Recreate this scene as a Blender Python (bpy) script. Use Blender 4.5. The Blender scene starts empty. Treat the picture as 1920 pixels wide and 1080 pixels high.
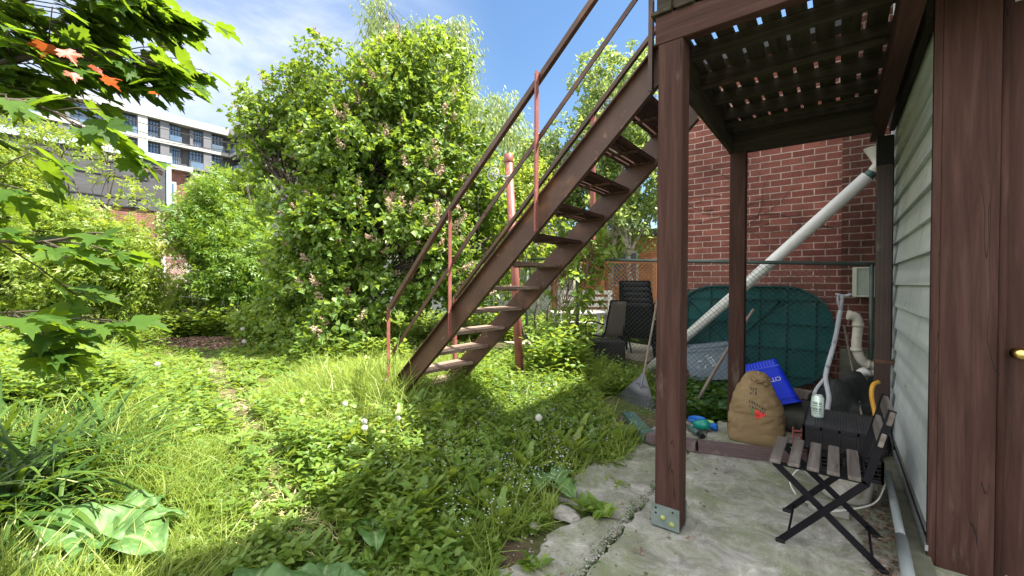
import bpy, bmesh, math, random
import numpy as np
from math import sin, cos, pi, radians, sqrt, exp, atan2
from mathutils import Vector, Matrix, noise as mnoise
from mathutils.bvhtree import BVHTree

random.seed(7)
rng = np.random.default_rng(11)
scene = bpy.context.scene
COL = scene.collection

# ------------------------------------------------------------------ camera
FPX, YAW, PIT, ROL, CAMH = 793.14, 0.65562, -0.011278, 0.00443, 1.4
fw = np.array([-sin(YAW)*cos(PIT), cos(YAW)*cos(PIT), sin(PIT)])
r0 = np.array([cos(YAW), sin(YAW), 0.0]); u0 = np.cross(r0, fw)
rt = r0*cos(ROL) + u0*sin(ROL); up = np.cross(rt, fw)
rh = np.array([cos(YAW), sin(YAW), 0.0]); fh = np.array([-sin(YAW), cos(YAW), 0.0])

def ray(x, y): return rt*(x-960)/FPX - up*(y-540)/FPX + fw
def at_z(x, y, z=0.0):
    d = ray(x, y); t = (z-CAMH)/d[2]; return Vector(np.array([0, 0, CAMH])+t*d)
def at_y(x, y, Y):
    d = ray(x, y); return Vector(np.array([0, 0, CAMH])+Y/d[1]*d)
def at_x(x, y, X):
    d = ray(x, y); return Vector(np.array([0, 0, CAMH])+X/d[0]*d)
def at_d(x, y, dep):
    return Vector(np.array([0, 0, CAMH])+dep*ray(x, y))
def gp(x, dep, z=0.0):
    p = dep*(fh + rh*(x-960)/FPX); return Vector((p[0], p[1], z))

cam_d = bpy.data.cameras.new("camera"); cam = bpy.data.objects.new("camera", cam_d); COL.objects.link(cam)
cam_d.sensor_width = 36; cam_d.lens = FPX/1920*36; cam_d.clip_start = 0.05; cam_d.clip_end = 3000
cam.matrix_world = Matrix(((rt[0], up[0], -fw[0], 0), (rt[1], up[1], -fw[1], 0), (rt[2], up[2], -fw[2], CAMH), (0, 0, 0, 1)))
scene.camera = cam

# ------------------------------------------------------------------ materials
def new_mat(name):
    m = bpy.data.materials.new(name); m.use_nodes = True
    nt = m.node_tree; nt.nodes.clear()
    out = nt.nodes.new('ShaderNodeOutputMaterial')
    return m, nt, out
def nd(nt, t, **kw):
    n = nt.nodes.new(t)
    for k, v in kw.items():
        if k.startswith('i_'):
            key = k[2:]; key = int(key) if key.isdigit() else key.replace('_', ' ')
            n.inputs[key].default_value = v
        else: setattr(n, k, v)
    return n
def rgb(c): return (c[0], c[1], c[2], 1.0)
def ramp(nt, stops, interp='LINEAR'):
    r = nt.nodes.new('ShaderNodeValToRGB'); cr = r.color_ramp; cr.interpolation = interp
    while len(cr.elements) > 1: cr.elements.remove(cr.elements[-1])
    cr.elements[0].position = stops[0][0]; cr.elements[0].color = rgb(stops[0][1])
    for p, c in stops[1:]:
        e = cr.elements.new(p); e.color = rgb(c)
    return r
def coords(nt, scale=(1, 1, 1)):
    tc = nd(nt, 'ShaderNodeTexCoord'); mp = nd(nt, 'ShaderNodeMapping'); mp.inputs['Scale'].default_value = scale
    nt.links.new(tc.outputs['Object'], mp.inputs['Vector']); return mp.outputs['Vector']
def surf(name, stops, scale=(3, 3, 3), detail=6, rough=.7, metal=0, bump=.15, bscale=40, bdist=.004, spec=.4, rough2=None, distort=0.0, layers=()):
    """principled material whose own colour varies by stretched noise; layers = (scale, detail, lo, hi, colour) stains"""
    m, nt, out = new_mat(name); L = nt.links.new
    p = nd(nt, 'ShaderNodeBsdfPrincipled'); p.inputs['Roughness'].default_value = rough; p.inputs['Metallic'].default_value = metal
    p.inputs['Specular IOR Level'].default_value = spec
    v = coords(nt, scale)
    n = nd(nt, 'ShaderNodeTexNoise', i_Scale=1.0, i_Detail=detail, i_Roughness=.62, i_Distortion=distort); L(v, n.inputs['Vector'])
    r = ramp(nt, stops); L(n.outputs['Fac'], r.inputs['Fac'])
    colr = r.outputs['Color']
    for (sc, det, lo, hi, c) in layers:
        v2 = coords(nt, sc if isinstance(sc, tuple) else (sc, sc, sc))
        n2 = nd(nt, 'ShaderNodeTexNoise', i_Scale=1.0, i_Detail=det, i_Roughness=.6); L(v2, n2.inputs['Vector'])
        mr = nd(nt, 'ShaderNodeMapRange'); mr.inputs['From Min'].default_value = lo; mr.inputs['From Max'].default_value = hi
        L(n2.outputs['Fac'], mr.inputs['Value'])
        mx = nd(nt, 'ShaderNodeMix', data_type='RGBA'); L(mr.outputs['Result'], mx.inputs['Factor']); L(colr, mx.inputs['A']); mx.inputs['B'].default_value = rgb(c)
        colr = mx.outputs['Result']
    L(colr, p.inputs['Base Color'])
    if bump:
        v3 = coords(nt, tuple(bscale*s/max(scale) for s in scale))
        n3 = nd(nt, 'ShaderNodeTexNoise', i_Scale=1.0, i_Detail=5); L(v3, n3.inputs['Vector'])
        b = nd(nt, 'ShaderNodeBump'); b.inputs['Strength'].default_value = bump; b.inputs['Distance'].default_value = bdist
        L(n3.outputs['Fac'], b.inputs['Height']); L(b.outputs['Normal'], p.inputs['Normal'])
    L(p.outputs['BSDF'], out.inputs['Surface'])
    return m

def painted_wood(name, axis=2, base=((.022, .0102, .0080), (.046, .0218, .0172), (.078, .040, .0325)), weather=(.13, .10, .082), wlo=.62, whi=.74):
    m, nt, out = new_mat(name); L = nt.links.new
    p = nd(nt, 'ShaderNodeBsdfPrincipled'); p.inputs['Roughness'].default_value = .72; p.inputs['Specular IOR Level'].default_value = .16
    s = [28, 28, 28]; s[axis] = 1.6
    v = coords(nt, tuple(s)); n = nd(nt, 'ShaderNodeTexNoise', i_Scale=1.0, i_Detail=8, i_Roughness=.65, i_Distortion=.6); L(v, n.inputs['Vector'])
    r = ramp(nt, [(.25, base[0]), (.5, base[1]), (.75, base[2])]); L(n.outputs['Fac'], r.inputs['Fac'])
    s2 = [5, 5, 5]; s2[axis] = .9
    v2 = coords(nt, tuple(s2)); n2 = nd(nt, 'ShaderNodeTexNoise', i_Scale=1.0, i_Detail=8, i_Roughness=.7); L(v2, n2.inputs['Vector'])
    mr = nd(nt, 'ShaderNodeMapRange'); mr.inputs['From Min'].default_value = wlo; mr.inputs['From Max'].default_value = whi; L(n2.outputs['Fac'], mr.inputs['Value'])
    mx = nd(nt, 'ShaderNodeMix', data_type='RGBA'); L(mr.outputs['Result'], mx.inputs['Factor']); L(r.outputs['Color'], mx.inputs['A']); mx.inputs['B'].default_value = rgb(weather)
    # drying cracks: a thin band of a stretched noise
    s3 = [9, 9, 9]; s3[axis] = .55
    v3 = coords(nt, tuple(s3)); n3 = nd(nt, 'ShaderNodeTexNoise', i_Scale=1.0, i_Detail=3, i_Distortion=.4); L(v3, n3.inputs['Vector'])
    ab = nd(nt, 'ShaderNodeMath', operation='SUBTRACT'); ab.inputs[1].default_value = .5; L(n3.outputs['Fac'], ab.inputs[0])
    a2 = nd(nt, 'ShaderNodeMath', operation='ABSOLUTE'); L(ab.outputs[0], a2.inputs[0])
    cr = nd(nt, 'ShaderNodeMapRange'); cr.inputs['From Min'].default_value = .0; cr.inputs['From Max'].default_value = .006; L(a2.outputs[0], cr.inputs['Value'])
    n4 = nd(nt, 'ShaderNodeTexNoise', i_Scale=2.3, i_Detail=2)
    g = nd(nt, 'ShaderNodeMapRange'); g.inputs['From Min'].default_value = .5; g.inputs['From Max'].default_value = .56; L(n4.outputs['Fac'], g.inputs['Value'])
    inv = nd(nt, 'ShaderNodeMath', operation='SUBTRACT'); inv.inputs[0].default_value = 1; L(cr.outputs['Result'], inv.inputs[1])
    ck = nd(nt, 'ShaderNodeMath', operation='MULTIPLY'); L(inv.outputs[0], ck.inputs[0]); L(g.outputs['Result'], ck.inputs[1])
    mx2 = nd(nt, 'ShaderNodeMix', data_type='RGBA'); L(ck.outputs[0], mx2.inputs['Factor']); L(mx.outputs['Result'], mx2.inputs['A']); mx2.inputs['B'].default_value = rgb((.012, .008, .007))
    L(mx2.outputs['Result'], p.inputs['Base Color'])
    b = nd(nt, 'ShaderNodeBump'); b.inputs['Strength'].default_value = .35; b.inputs['Distance'].default_value = .003
    h = nd(nt, 'ShaderNodeMath', operation='SUBTRACT'); L(n.outputs['Fac'], h.inputs[0]); L(ck.outputs[0], h.inputs[1])
    L(h.outputs[0], b.inputs['Height']); L(b.outputs['Normal'], p.inputs['Normal'])
    L(p.outputs['BSDF'], out.inputs['Surface']); return m

def brick_mat(name, c1, c2, mortar, bw=.222, rh_=.079, ms=.0065, axis='x', dirt=.35):
    m, nt, out = new_mat(name); L = nt.links.new
    p = nd(nt, 'ShaderNodeBsdfPrincipled'); p.inputs['Roughness'].default_value = .85; p.inputs['Specular IOR Level'].default_value = .25
    tc = nd(nt, 'ShaderNodeTexCoord'); sp = nd(nt, 'ShaderNodeSeparateXYZ'); L(tc.outputs['Object'], sp.inputs[0])
    cb = nd(nt, 'ShaderNodeCombineXYZ'); L(sp.outputs['X' if axis == 'x' else 'Y'], cb.inputs['X']); L(sp.outputs['Z'], cb.inputs['Y'])
    wn = nd(nt, 'ShaderNodeTexNoise', i_Scale=9.0, i_Detail=3); L(cb.outputs[0], wn.inputs['Vector'])
    wv = nd(nt, 'ShaderNodeVectorMath', operation='SCALE'); wv.inputs['Scale'].default_value = .010; L(wn.outputs['Color'], wv.inputs[0])
    ad = nd(nt, 'ShaderNodeVectorMath', operation='ADD'); L(cb.outputs[0], ad.inputs[0]); L(wv.outputs[0], ad.inputs[1])
    b = nd(nt, 'ShaderNodeTexBrick'); b.inputs['Scale'].default_value = 1; b.inputs['Brick Width'].default_value = bw; b.inputs['Row Height'].default_value = rh_
    b.inputs['Mortar Size'].default_value = ms; b.inputs['Mortar Smooth'].default_value = .25; b.inputs['Bias'].default_value = 0
    b.inputs['Color1'].default_value = rgb(c1); b.inputs['Color2'].default_value = rgb(c2); b.inputs['Mortar'].default_value = rgb(mortar)
    L(ad.outputs[0], b.inputs['Vector'])
    n = nd(nt, 'ShaderNodeTexNoise', i_Scale=2.2, i_Detail=8, i_Roughness=.7); L(tc.outputs['Object'], n.inputs['Vector'])
    n2 = nd(nt, 'ShaderNodeTexNoise', i_Scale=60, i_Detail=4); L(tc.outputs['Object'], n2.inputs['Vector'])
    r = ramp(nt, [(.3, (.38, .37, .38)), (.7, (1.4, 1.32, 1.25))]); L(n.outputs['Fac'], r.inputs['Fac'])
    mx = nd(nt, 'ShaderNodeMix', data_type='RGBA', blend_type='MULTIPLY'); mx.inputs['Factor'].default_value = dirt*2; L(b.outputs['Color'], mx.inputs['A']); L(r.outputs['Color'], mx.inputs['B'])
    r2 = ramp(nt, [(.35, (.75, .75, .75)), (.65, (1.2, 1.2, 1.2))]); L(n2.outputs['Fac'], r2.inputs['Fac'])
    mx2 = nd(nt, 'ShaderNodeMix', data_type='RGBA', blend_type='MULTIPLY'); mx2.inputs['Factor'].default_value = .8; L(mx.outputs['Result'], mx2.inputs['A']); L(r2.outputs['Color'], mx2.inputs['B'])
    L(mx2.outputs['Result'], p.inputs['Base Color'])
    inv = nd(nt, 'ShaderNodeMath', operation='MULTIPLY_ADD'); inv.inputs[1].default_value = -1.0; inv.inputs[2].default_value = 1; L(b.outputs['Fac'], inv.inputs[0])
    hh = nd(nt, 'ShaderNodeMath', operation='MULTIPLY_ADD'); hh.inputs[1].default_value = .3; L(n2.outputs['Fac'], hh.inputs[0]); L(inv.outputs[0], hh.inputs[2])
    bp = nd(nt, 'ShaderNodeBump'); bp.inputs['Strength'].default_value = .8; bp.inputs['Distance'].default_value = .008; L(hh.outputs[0], bp.inputs['Height']); L(bp.outputs['Normal'], p.inputs['Normal'])
    L(p.outputs['BSDF'], out.inputs['Surface']); return m

def leaf_mat(name, stops, trans=(.20, .34, .02), tfac=.42, rough=.45, spec=.45, clump=.9):
    m, nt, out = new_mat(name); L = nt.links.new
    p = nd(nt, 'ShaderNodeBsdfPrincipled'); p.inputs['Roughness'].default_value = rough; p.inputs['Specular IOR Level'].default_value = spec
    g = nd(nt, 'ShaderNodeNewGeometry'); v = coords(nt, (clump, clump, clump))
    n = nd(nt, 'ShaderNodeTexNoise', i_Scale=1.0, i_Detail=3); L(v, n.inputs['Vector'])
    ad = nd(nt, 'ShaderNodeMath', operation='MULTIPLY_ADD'); ad.inputs[1].default_value = .62; L(g.outputs['Random Per Island'], ad.inputs[0])
    ml = nd(nt, 'ShaderNodeMath', operation='MULTIPLY_ADD'); ml.inputs[1].default_value = .9; ml.inputs[2].default_value = -.26; L(n.outputs['Fac'], ml.inputs[0]); L(ml.outputs[0], ad.inputs[2])
    r = ramp(nt, stops); L(ad.outputs[0], r.inputs['Fac']); L(r.outputs['Color'], p.inputs['Base Color'])
    t = nd(nt, 'ShaderNodeBsdfTranslucent')
    mx = nd(nt, 'ShaderNodeMix', data_type='RGBA'); mx.inputs['Factor'].default_value = .65; L(r.outputs['Color'], mx.inputs['A']); mx.inputs['B'].default_value = rgb(trans); L(mx.outputs['Result'], t.inputs['Color'])
    ms = nd(nt, 'ShaderNodeMixShader'); ms.inputs['Fac'].default_value = tfac; L(p.outputs['BSDF'], ms.inputs[1]); L(t.outputs['BSDF'], ms.inputs[2])
    L(ms.outputs['Shader'], out.inputs['Surface']); return m

M = {}
M['brown_z'] = painted_wood('brown paint, upright grain', 2)
M['brown_x'] = painted_wood('brown paint, grain across', 0)
M['brown_y'] = painted_wood('brown paint, grain along', 1)
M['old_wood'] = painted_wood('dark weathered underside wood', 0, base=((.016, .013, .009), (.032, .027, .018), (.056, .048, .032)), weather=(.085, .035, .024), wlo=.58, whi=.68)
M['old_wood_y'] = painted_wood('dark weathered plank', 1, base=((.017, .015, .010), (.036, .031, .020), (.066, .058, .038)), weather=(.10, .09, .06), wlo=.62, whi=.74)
M['grey_wood'] = painted_wood('silvered slat wood', 1, base=((.045, .038, .033), (.115, .10, .090), (.20, .18, .165)), weather=(.22, .205, .19), wlo=.55, whi=.75)
M['tread_wood'] = painted_wood('worn tread wood', 1, base=((.10, .065, .05), (.20, .14, .11), (.30, .235, .19)), weather=(.38, .32, .27), wlo=.55, whi=.75)
M['brown_metal'] = surf('brown painted steel', [(.3, (.040, .018, .012)), (.6, (.066, .032, .020)), (.8, (.090, .047, .030))], (4, 4, 4), rough=.5, bump=.12, bscale=60, layers=[(2.2, 6, .56, .68, (.125, .058, .030)), (14, 5, .62, .70, (.16, .085, .05)), (30, 4, .68, .74, (.02, .012, .01))])
M['red_metal'] = surf('red oxide painted steel', [(.3, (.17, .055, .045)), (.7, (.26, .09, .075))], (5, 5, 5), rough=.5, bump=.15, bscale=70, layers=[(7, 6, .58, .68, (.16, .07, .045)), (25, 4, .62, .70, (.34, .17, .13))])
M['siding'] = surf('pale green grey siding', [(.3, (.50, .545, .555)), (.7, (.62, .665, .675))], (2, 2, 5), rough=.6, bump=.08, bscale=20, layers=[((.15, .15, 9), 1, .42, .60, (.43, .475, .48)), ((3, 3, .5), 6, .55, .75, (.28, .32, .26)), ((6, 6, 6), 5, .64, .74, (.20, .23, .17))])
M['foundation'] = surf('mossy foundation', [(.3, (.07, .075, .05)), (.7, (.17, .175, .13))], (5, 5, 5), rough=.9, bump=.5, bscale=30, layers=[(3, 6, .5, .65, (.06, .085, .03))])
M['concrete'] = None
M['metal_grey'] = surf('dull grey metal', [(.3, (.30, .32, .33)), (.7, (.42, .44, .45))], (6, 6, 6), rough=.45, metal=.6, bump=.1, layers=[(5, 5, .55, .7, (.25, .24, .22))])
M['galv'] = surf('galvanised plate', [(.3, (.13, .17, .16)), (.7, (.21, .255, .24))], (14, 14, 14), rough=.5, metal=.4, bump=.1, layers=[(9, 5, .58, .68, (.22, .20, .13))])
M['conduit'] = surf('grey plastic conduit', [(.3, (.20, .23, .24)), (.7, (.29, .32, .33))], (6, 6, 6), rough=.55, bump=.08, layers=[(6, 5, .55, .7, (.14, .15, .12))])
M['downspout'] = surf('brown downspout enamel', [(.3, (.040, .022, .018)), (.7, (.062, .036, .030))], (4, 4, 4), rough=.38, bump=.06, layers=[(6, 6, .62, .75, (.12, .09, .075))])
M['dspout_flat'] = surf('purplish brown enamel', [(.3, (.075, .048, .052)), (.7, (.12, .080, .082))], (4, 4, 4), rough=.35, bump=.06, layers=[(6, 6, .58, .75, (.20, .17, .16))])
M['green_tip'] = surf('green plastic spout', [(.3, (.035, .085, .078)), (.7, (.065, .13, .12))], (5, 5, 5), rough=.45, bump=.06)
M['black'] = surf('black plastic', [(.3, (.007, .007, .009)), (.7, (.017, .017, .020))], (6, 6, 6), rough=.5, bump=.1, spec=.2)
M['black_steel'] = surf('black enamelled steel', [(.3, (.004, .004, .006)), (.7, (.009, .009, .012))], (6, 6, 6), rough=.55, spec=.12, bump=.05)
M['rubber'] = surf('black corrugated rubber', [(.3, (.012, .012, .013)), (.7, (.03, .03, .03))], (6, 6, 6), rough=.7, bump=.1)
M['white_plastic'] = surf('white plastic pipe', [(.3, (.66, .68, .66)), (.7, (.80, .81, .79))], (3, 3, 3), rough=.38, bump=.04, layers=[(4, 6, .60, .75, (.48, .49, .43))])
M['pvc'] = surf('cream plastic pipe', [(.3, (.46, .43, .37)), (.7, (.60, .57, .50))], (5, 5, 5), rough=.45, bump=.06, layers=[(7, 5, .58, .72, (.33, .29, .22))])
M['bucket'] = surf('dirty white bucket', [(.3, (.42, .41, .38)), (.7, (.62, .61, .57))], (5, 5, 5), rough=.55, bump=.1, layers=[(5, 6, .5, .65, (.20, .17, .12))])
M['green_table'] = surf('dark green resin', [(.3, (.002, .050, .052)), (.7, (.005, .085, .084))], (3, 3, 3), rough=.55, bump=.08, spec=.12, layers=[(3, 6, .55, .75, (.02, .07, .068))])
M['blue_bin'] = surf('blue bin plastic', [(.3, (.006, .028, .55)), (.7, (.012, .050, .75))], (3, 3, 3), rough=.45, bump=.05, spec=.15, layers=[(5, 6, .62, .8, (.03, .07, .50))])
M['grey_bin'] = surf('blue grey bin plastic', [(.3, (.17, .22, .28)), (.7, (.24, .30, .37))], (3, 3, 3), rough=.45, bump=.05, layers=[(5, 6, .6, .75, (.20, .23, .25))])
M['print_white'] = surf('white print', [(.3, (.65, .67, .70)), (.7, (.8, .8, .82))], (30, 30, 30), rough=.6, bump=0)
M['print_black'] = surf('black print', [(.3, (.015, .012, .01)), (.7, (.04, .03, .025))], (30, 30, 30), rough=.7, bump=0)
M['print_red'] = surf('red print', [(.3, (.55, .03, .025)), (.7, (.68, .05, .04))], (30, 30, 30), rough=.7, bump=0)
M['print_green'] = surf('green print', [(.3, (.05, .14, .04)), (.7, (.08, .2, .05))], (30, 30, 30), rough=.7, bump=0)
M['kraft'] = surf('kraft paper', [(.3, (.175, .122, .062)), (.7, (.245, .175, .096))], (2, 2, 2), rough=.8, spec=.15, bump=.18, bscale=14, bdist=.006, layers=[(3, 6, .6, .8, (.19, .12, .058))])
M['can'] = surf('pale mint can', [(.35, (.42, .56, .50)), (.65, (.62, .72, .68))], (30, 30, 16), rough=.3, metal=.25, bump=0, layers=[((70, 70, 110), 2, .60, .63, (.78, .80, .80))])
M['alu'] = surf('bare aluminium', [(.3, (.6, .6, .6)), (.7, (.75, .75, .75))], (9, 9, 9), rough=.3, metal=1, bump=0)
M['shovel'] = surf('scuffed grey shaft', [(.3, (.26, .28, .31)), (.7, (.40, .42, .46))], (8, 8, 3), rough=.5, bump=.1, layers=[(9, 5, .6, .7, (.14, .14, .15))])
M['stick'] = surf('greyed stick', [(.3, (.13, .105, .085)), (.7, (.24, .20, .165))], (20, 20, 3), rough=.8, bump=.4)
M['rake'] = surf('dark grey rake plastic', [(.3, (.075, .08, .09)), (.7, (.13, .135, .15))], (8, 8, 8), rough=.55, bump=.1)
M['orange'] = surf('amber plastic handle', [(.3, (.52, .25, .02)), (.7, (.66, .36, .04))], (8, 8, 8), rough=.4, bump=.05)
M['toy_blue'] = surf('blue toy plastic', [(.3, (.01, .10, .42)), (.7, (.02, .16, .58))], (8, 8, 8), rough=.35, bump=.03)
M['toy_green'] = surf('teal green plastic', [(.3, (.0, .16, .12)), (.7, (.01, .26, .20))], (8, 8, 8), rough=.25, bump=.03)
M['toy_lime'] = surf('lime toy plastic', [(.3, (.26, .42, .12)), (.7, (.34, .5, .18))], (8, 8, 8), rough=.4, bump=.03)
M['china'] = surf('white enamel plate', [(.3, (.55, .54, .50)), (.7, (.68, .67, .63))], (8, 8, 8), rough=.35, bump=.03)
M['tarp'] = surf('black crumpled tarp', [(.3, (.008, .011, .010)), (.7, (.022, .027, .024))], (5, 5, 5), rough=.6, bump=.5, bscale=25, bdist=.01)
M['roll'] = surf('dirty grey roll', [(.3, (.035, .035, .030)), (.7, (.085, .085, .072))], (6, 6, 6), rough=.8, bump=.5, bscale=30)
M['chain'] = surf('dull chain link wire', [(.3, (.05, .065, .06)), (.7, (.095, .11, .10))], (9, 9, 9), rough=.5, metal=.4, bump=0)
M['chain_pale'] = surf('zinc chain link wire', [(.3, (.32, .33, .33)), (.7, (.46, .47, .46))], (9, 9, 9), rough=.45, metal=.5, bump=0)
M['fence_pipe'] = surf('dark green fence pipe', [(.3, (.045, .075, .065)), (.7, (.10, .125, .115))], (9, 9, 9), rough=.5, metal=.3, bump=.1)
M['meter'] = surf('grey green meter box', [(.3, (.26, .32, .27)), (.7, (.42, .48, .42))], (6, 6, 2), rough=.45, bump=.05)
M['brass'] = surf('brass', [(.3, (.62, .44, .12)), (.7, (.8, .6, .22))], (9, 9, 9), rough=.22, metal=1, bump=0)
M['brick'] = brick_mat('red brick', (.16, .055, .045), (.265, .100, .078), (.44, .35, .315))
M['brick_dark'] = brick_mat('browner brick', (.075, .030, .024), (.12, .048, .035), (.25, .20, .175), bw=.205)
M['brick_far'] = brick_mat('far red brick', (.17, .062, .048), (.24, .095, .075), (.30, .25, .22), axis='y')
M['brick_orange'] = brick_mat('orange brick', (.36, .13, .06), (.44, .18, .09), (.42, .34, .28))
M['lattice'] = surf('orange stained lattice', [(.3, (.33, .125, .055)), (.7, (.45, .19, .09))], (5, 5, 5), rough=.7, bump=.1)
M['tarpaper'] = surf('tar paper', [(.3, (.040, .041, .047)), (.7, (.075, .076, .084))], (1.5, 1.5, 4), rough=.8, bump=.4, bscale=10, bdist=.02)
M['flashing'] = surf('pale blue steel flashing', [(.3, (.40, .50, .56)), (.7, (.56, .66, .71))], (1, 1, 1), rough=.4, metal=.3, bump=.05)
M['condo_white'] = surf('white render', [(.3, (.30, .30, .298)), (.7, (.35, .35, .345))], (.3, .3, .3), rough=.6, bump=0)
M['condo_grey'] = surf('light grey panel', [(.3, (.10, .104, .122)), (.7, (.145, .15, .17))], (.4, .4, .4), rough=.6, bump=0)
M['condo_dark'] = surf('charcoal recess', [(.3, (.045, .047, .055)), (.7, (.075, .077, .088))], (.4, .4, .4), rough=.6, bump=0)
M['glass'] = surf('window glass', [(.3, (.10, .15, .21)), (.7, (.17, .23, .31))], (.25, .25, .25), rough=.08, metal=.35, bump=0, spec=.8)
M['pale_wall'] = surf('pale grey boards', [(.3, (.42, .44, .47)), (.7, (.58, .6, .62))], (1, 1, 4), rough=.7, bump=.1)
M['white_paint'] = surf('white garden paint', [(.3, (.38, .385, .37)), (.7, (.52, .52, .50))], (4, 4, 4), rough=.5, bump=.05)
M['sling'] = surf('taupe sling fabric', [(.3, (.17, .15, .125)), (.7, (.23, .205, .175))], (30, 30, 30), rough=.8, bump=.2)
M['wicker'] = surf('black wicker', [(.3, (.010, .010, .010)), (.7, (.035, .033, .030))], (40, 40, 40), rough=.7, bump=.6)
M['bark'] = surf('grey brown bark', [(.3, (.045, .034, .026)), (.7, (.105, .085, .065))], (9, 9, 2), rough=.9, bump=.6)
M['bark_white'] = surf('white birch bark', [(.3, (.34, .32, .29)), (.6, (.60, .58, .54))], (5, 5, 14), rough=.8, bump=.3, layers=[((3, 3, 22), 4, .60, .66, (.07, .06, .05))])
M['twig'] = surf('reddish twig', [(.3, (.10, .045, .032)), (.7, (.17, .08, .055))], (9, 9, 2), rough=.8, bump=.2)
M['vine'] = surf('bare vine', [(.3, (.055, .035, .028)), (.7, (.10, .065, .052))], (9, 9, 2), rough=.9, bump=.2)
M['stone'] = surf('pale stone', [(.3, (.20, .19, .17)), (.7, (.33, .32, .29))], (9, 9, 9), rough=.9, bump=.5, bscale=40)
M['seed'] = surf('white seed fluff', [(.3, (.50, .50, .47)), (.7, (.64, .64, .61))], (9, 9, 9), rough=.9, bump=0)
M['bloom'] = surf('faded pinkish bloom', [(.3, (.40, .25, .19)), (.5, (.52, .38, .29)), (.7, (.60, .50, .38))], (6, 6, 6), rough=.9, bump=0)
M['flower_blue'] = surf('tiny pale blue flower', [(.3, (.55, .62, .80)), (.7, (.80, .84, .90))], (9, 9, 9), rough=.8, bump=0)
M['straw'] = surf('dry straw', [(.3, (.36, .30, .14)), (.5, (.48, .43, .22)), (.7, (.58, .54, .32))], (14, 14, 14), rough=.8, bump=0)
M['dead_leaf'] = surf('brown dead leaf', [(.3, (.07, .045, .028)), (.5, (.13, .09, .06)), (.7, (.22, .16, .11))], (20, 20, 20), rough=.85, bump=0)
M['mulch'] = surf('reddish mulch chip', [(.3, (.16, .085, .06)), (.5, (.28, .17, .13)), (.7, (.40, .29, .23))], (14, 14, 14), rough=.9, bump=0)
M['wire'] = surf('black cable', [(.3, (.02, .02, .022)), (.7, (.04, .04, .042))], (3, 3, 3), rough=.6, bump=0)
M['wire_pale'] = surf('pale cable', [(.3, (.45, .45, .42)), (.7, (.6, .6, .57))], (3, 3, 3), rough=.6, bump=0)

# foliage
M['lilac_leaf'] = leaf_mat('lilac leaf', [(0, (.036, .082, .012)), (.4, (.076, .155, .022)), (.7, (.125, .215, .034)), (1, (.23, .30, .09))], trans=(.42, .54, .04), tfac=.40)
M['yellow_leaf'] = leaf_mat('yellow green leaf', [(0, (.065, .125, .014)), (.4, (.13, .215, .026)), (.75, (.21, .29, .045)), (1, (.31, .37, .08))], trans=(.50, .58, .05), tfac=.44)
M['elder_leaf'] = leaf_mat('box elder leaf', [(0, (.045, .11, .014)), (.45, (.095, .19, .024)), (.8, (.155, .25, .036)), (1, (.22, .31, .06))], trans=(.42, .56, .04), tfac=.44)
M['willow_leaf'] = leaf_mat('willow leaf', [(0, (.12, .19, .06)), (.5, (.20, .28, .10)), (1, (.30, .36, .16))], trans=(.48, .56, .16), tfac=.46)
M['birch_leaf'] = leaf_mat('birch leaf', [(0, (.075, .14, .035)), (.5, (.14, .225, .06)), (1, (.25, .31, .12))], trans=(.46, .56, .12), tfac=.48)
M['maple_leaf'] = leaf_mat('maple leaf', [(0, (.022, .058, .009)), (.5, (.042, .095, .013)), (1, (.085, .15, .022))], trans=(.32, .48, .018), tfac=.43, clump=4, spec=.2, rough=.6)
M['maple_red'] = leaf_mat('red maple leaf', [(0, (.22, .03, .012)), (.6, (.34, .07, .02)), (1, (.38, .15, .03))], trans=(.55, .13, .03), tfac=.40, clump=4)
M['grass'] = leaf_mat('grass blade', [(0, (.085, .15, .020)), (.4, (.175, .255, .042)), (.8, (.27, .335, .075)), (1, (.46, .43, .20))], trans=(.50, .60, .08), tfac=.42)
M['weed'] = leaf_mat('weed leaf', [(0, (.052, .112, .016)), (.45, (.115, .205, .032)), (.8, (.19, .275, .05)), (1, (.31, .36, .10))], trans=(.48, .58, .05), tfac=.42)
M['dand_leaf'] = leaf_mat('dandelion leaf', [(0, (.065, .135, .02)), (.5, (.13, .225, .034)), (1, (.22, .31, .07))], trans=(.48, .58, .06), tfac=.40)
M['lily_leaf'] = leaf_mat('day lily leaf', [(0, (.014, .040, .006)), (.5, (.030, .074, .009)), (1, (.085, .150, .020))], trans=(.26, .38, .02), tfac=.26, rough=.5, spec=.25)
M['ivy_leaf'] = leaf_mat('ivy leaf', [(0, (.020, .060, .012)), (.5, (.045, .115, .020)), (.85, (.10, .18, .03)), (1, (.25, .28, .06))], trans=(.24, .38, .03), tfac=.34)
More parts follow.
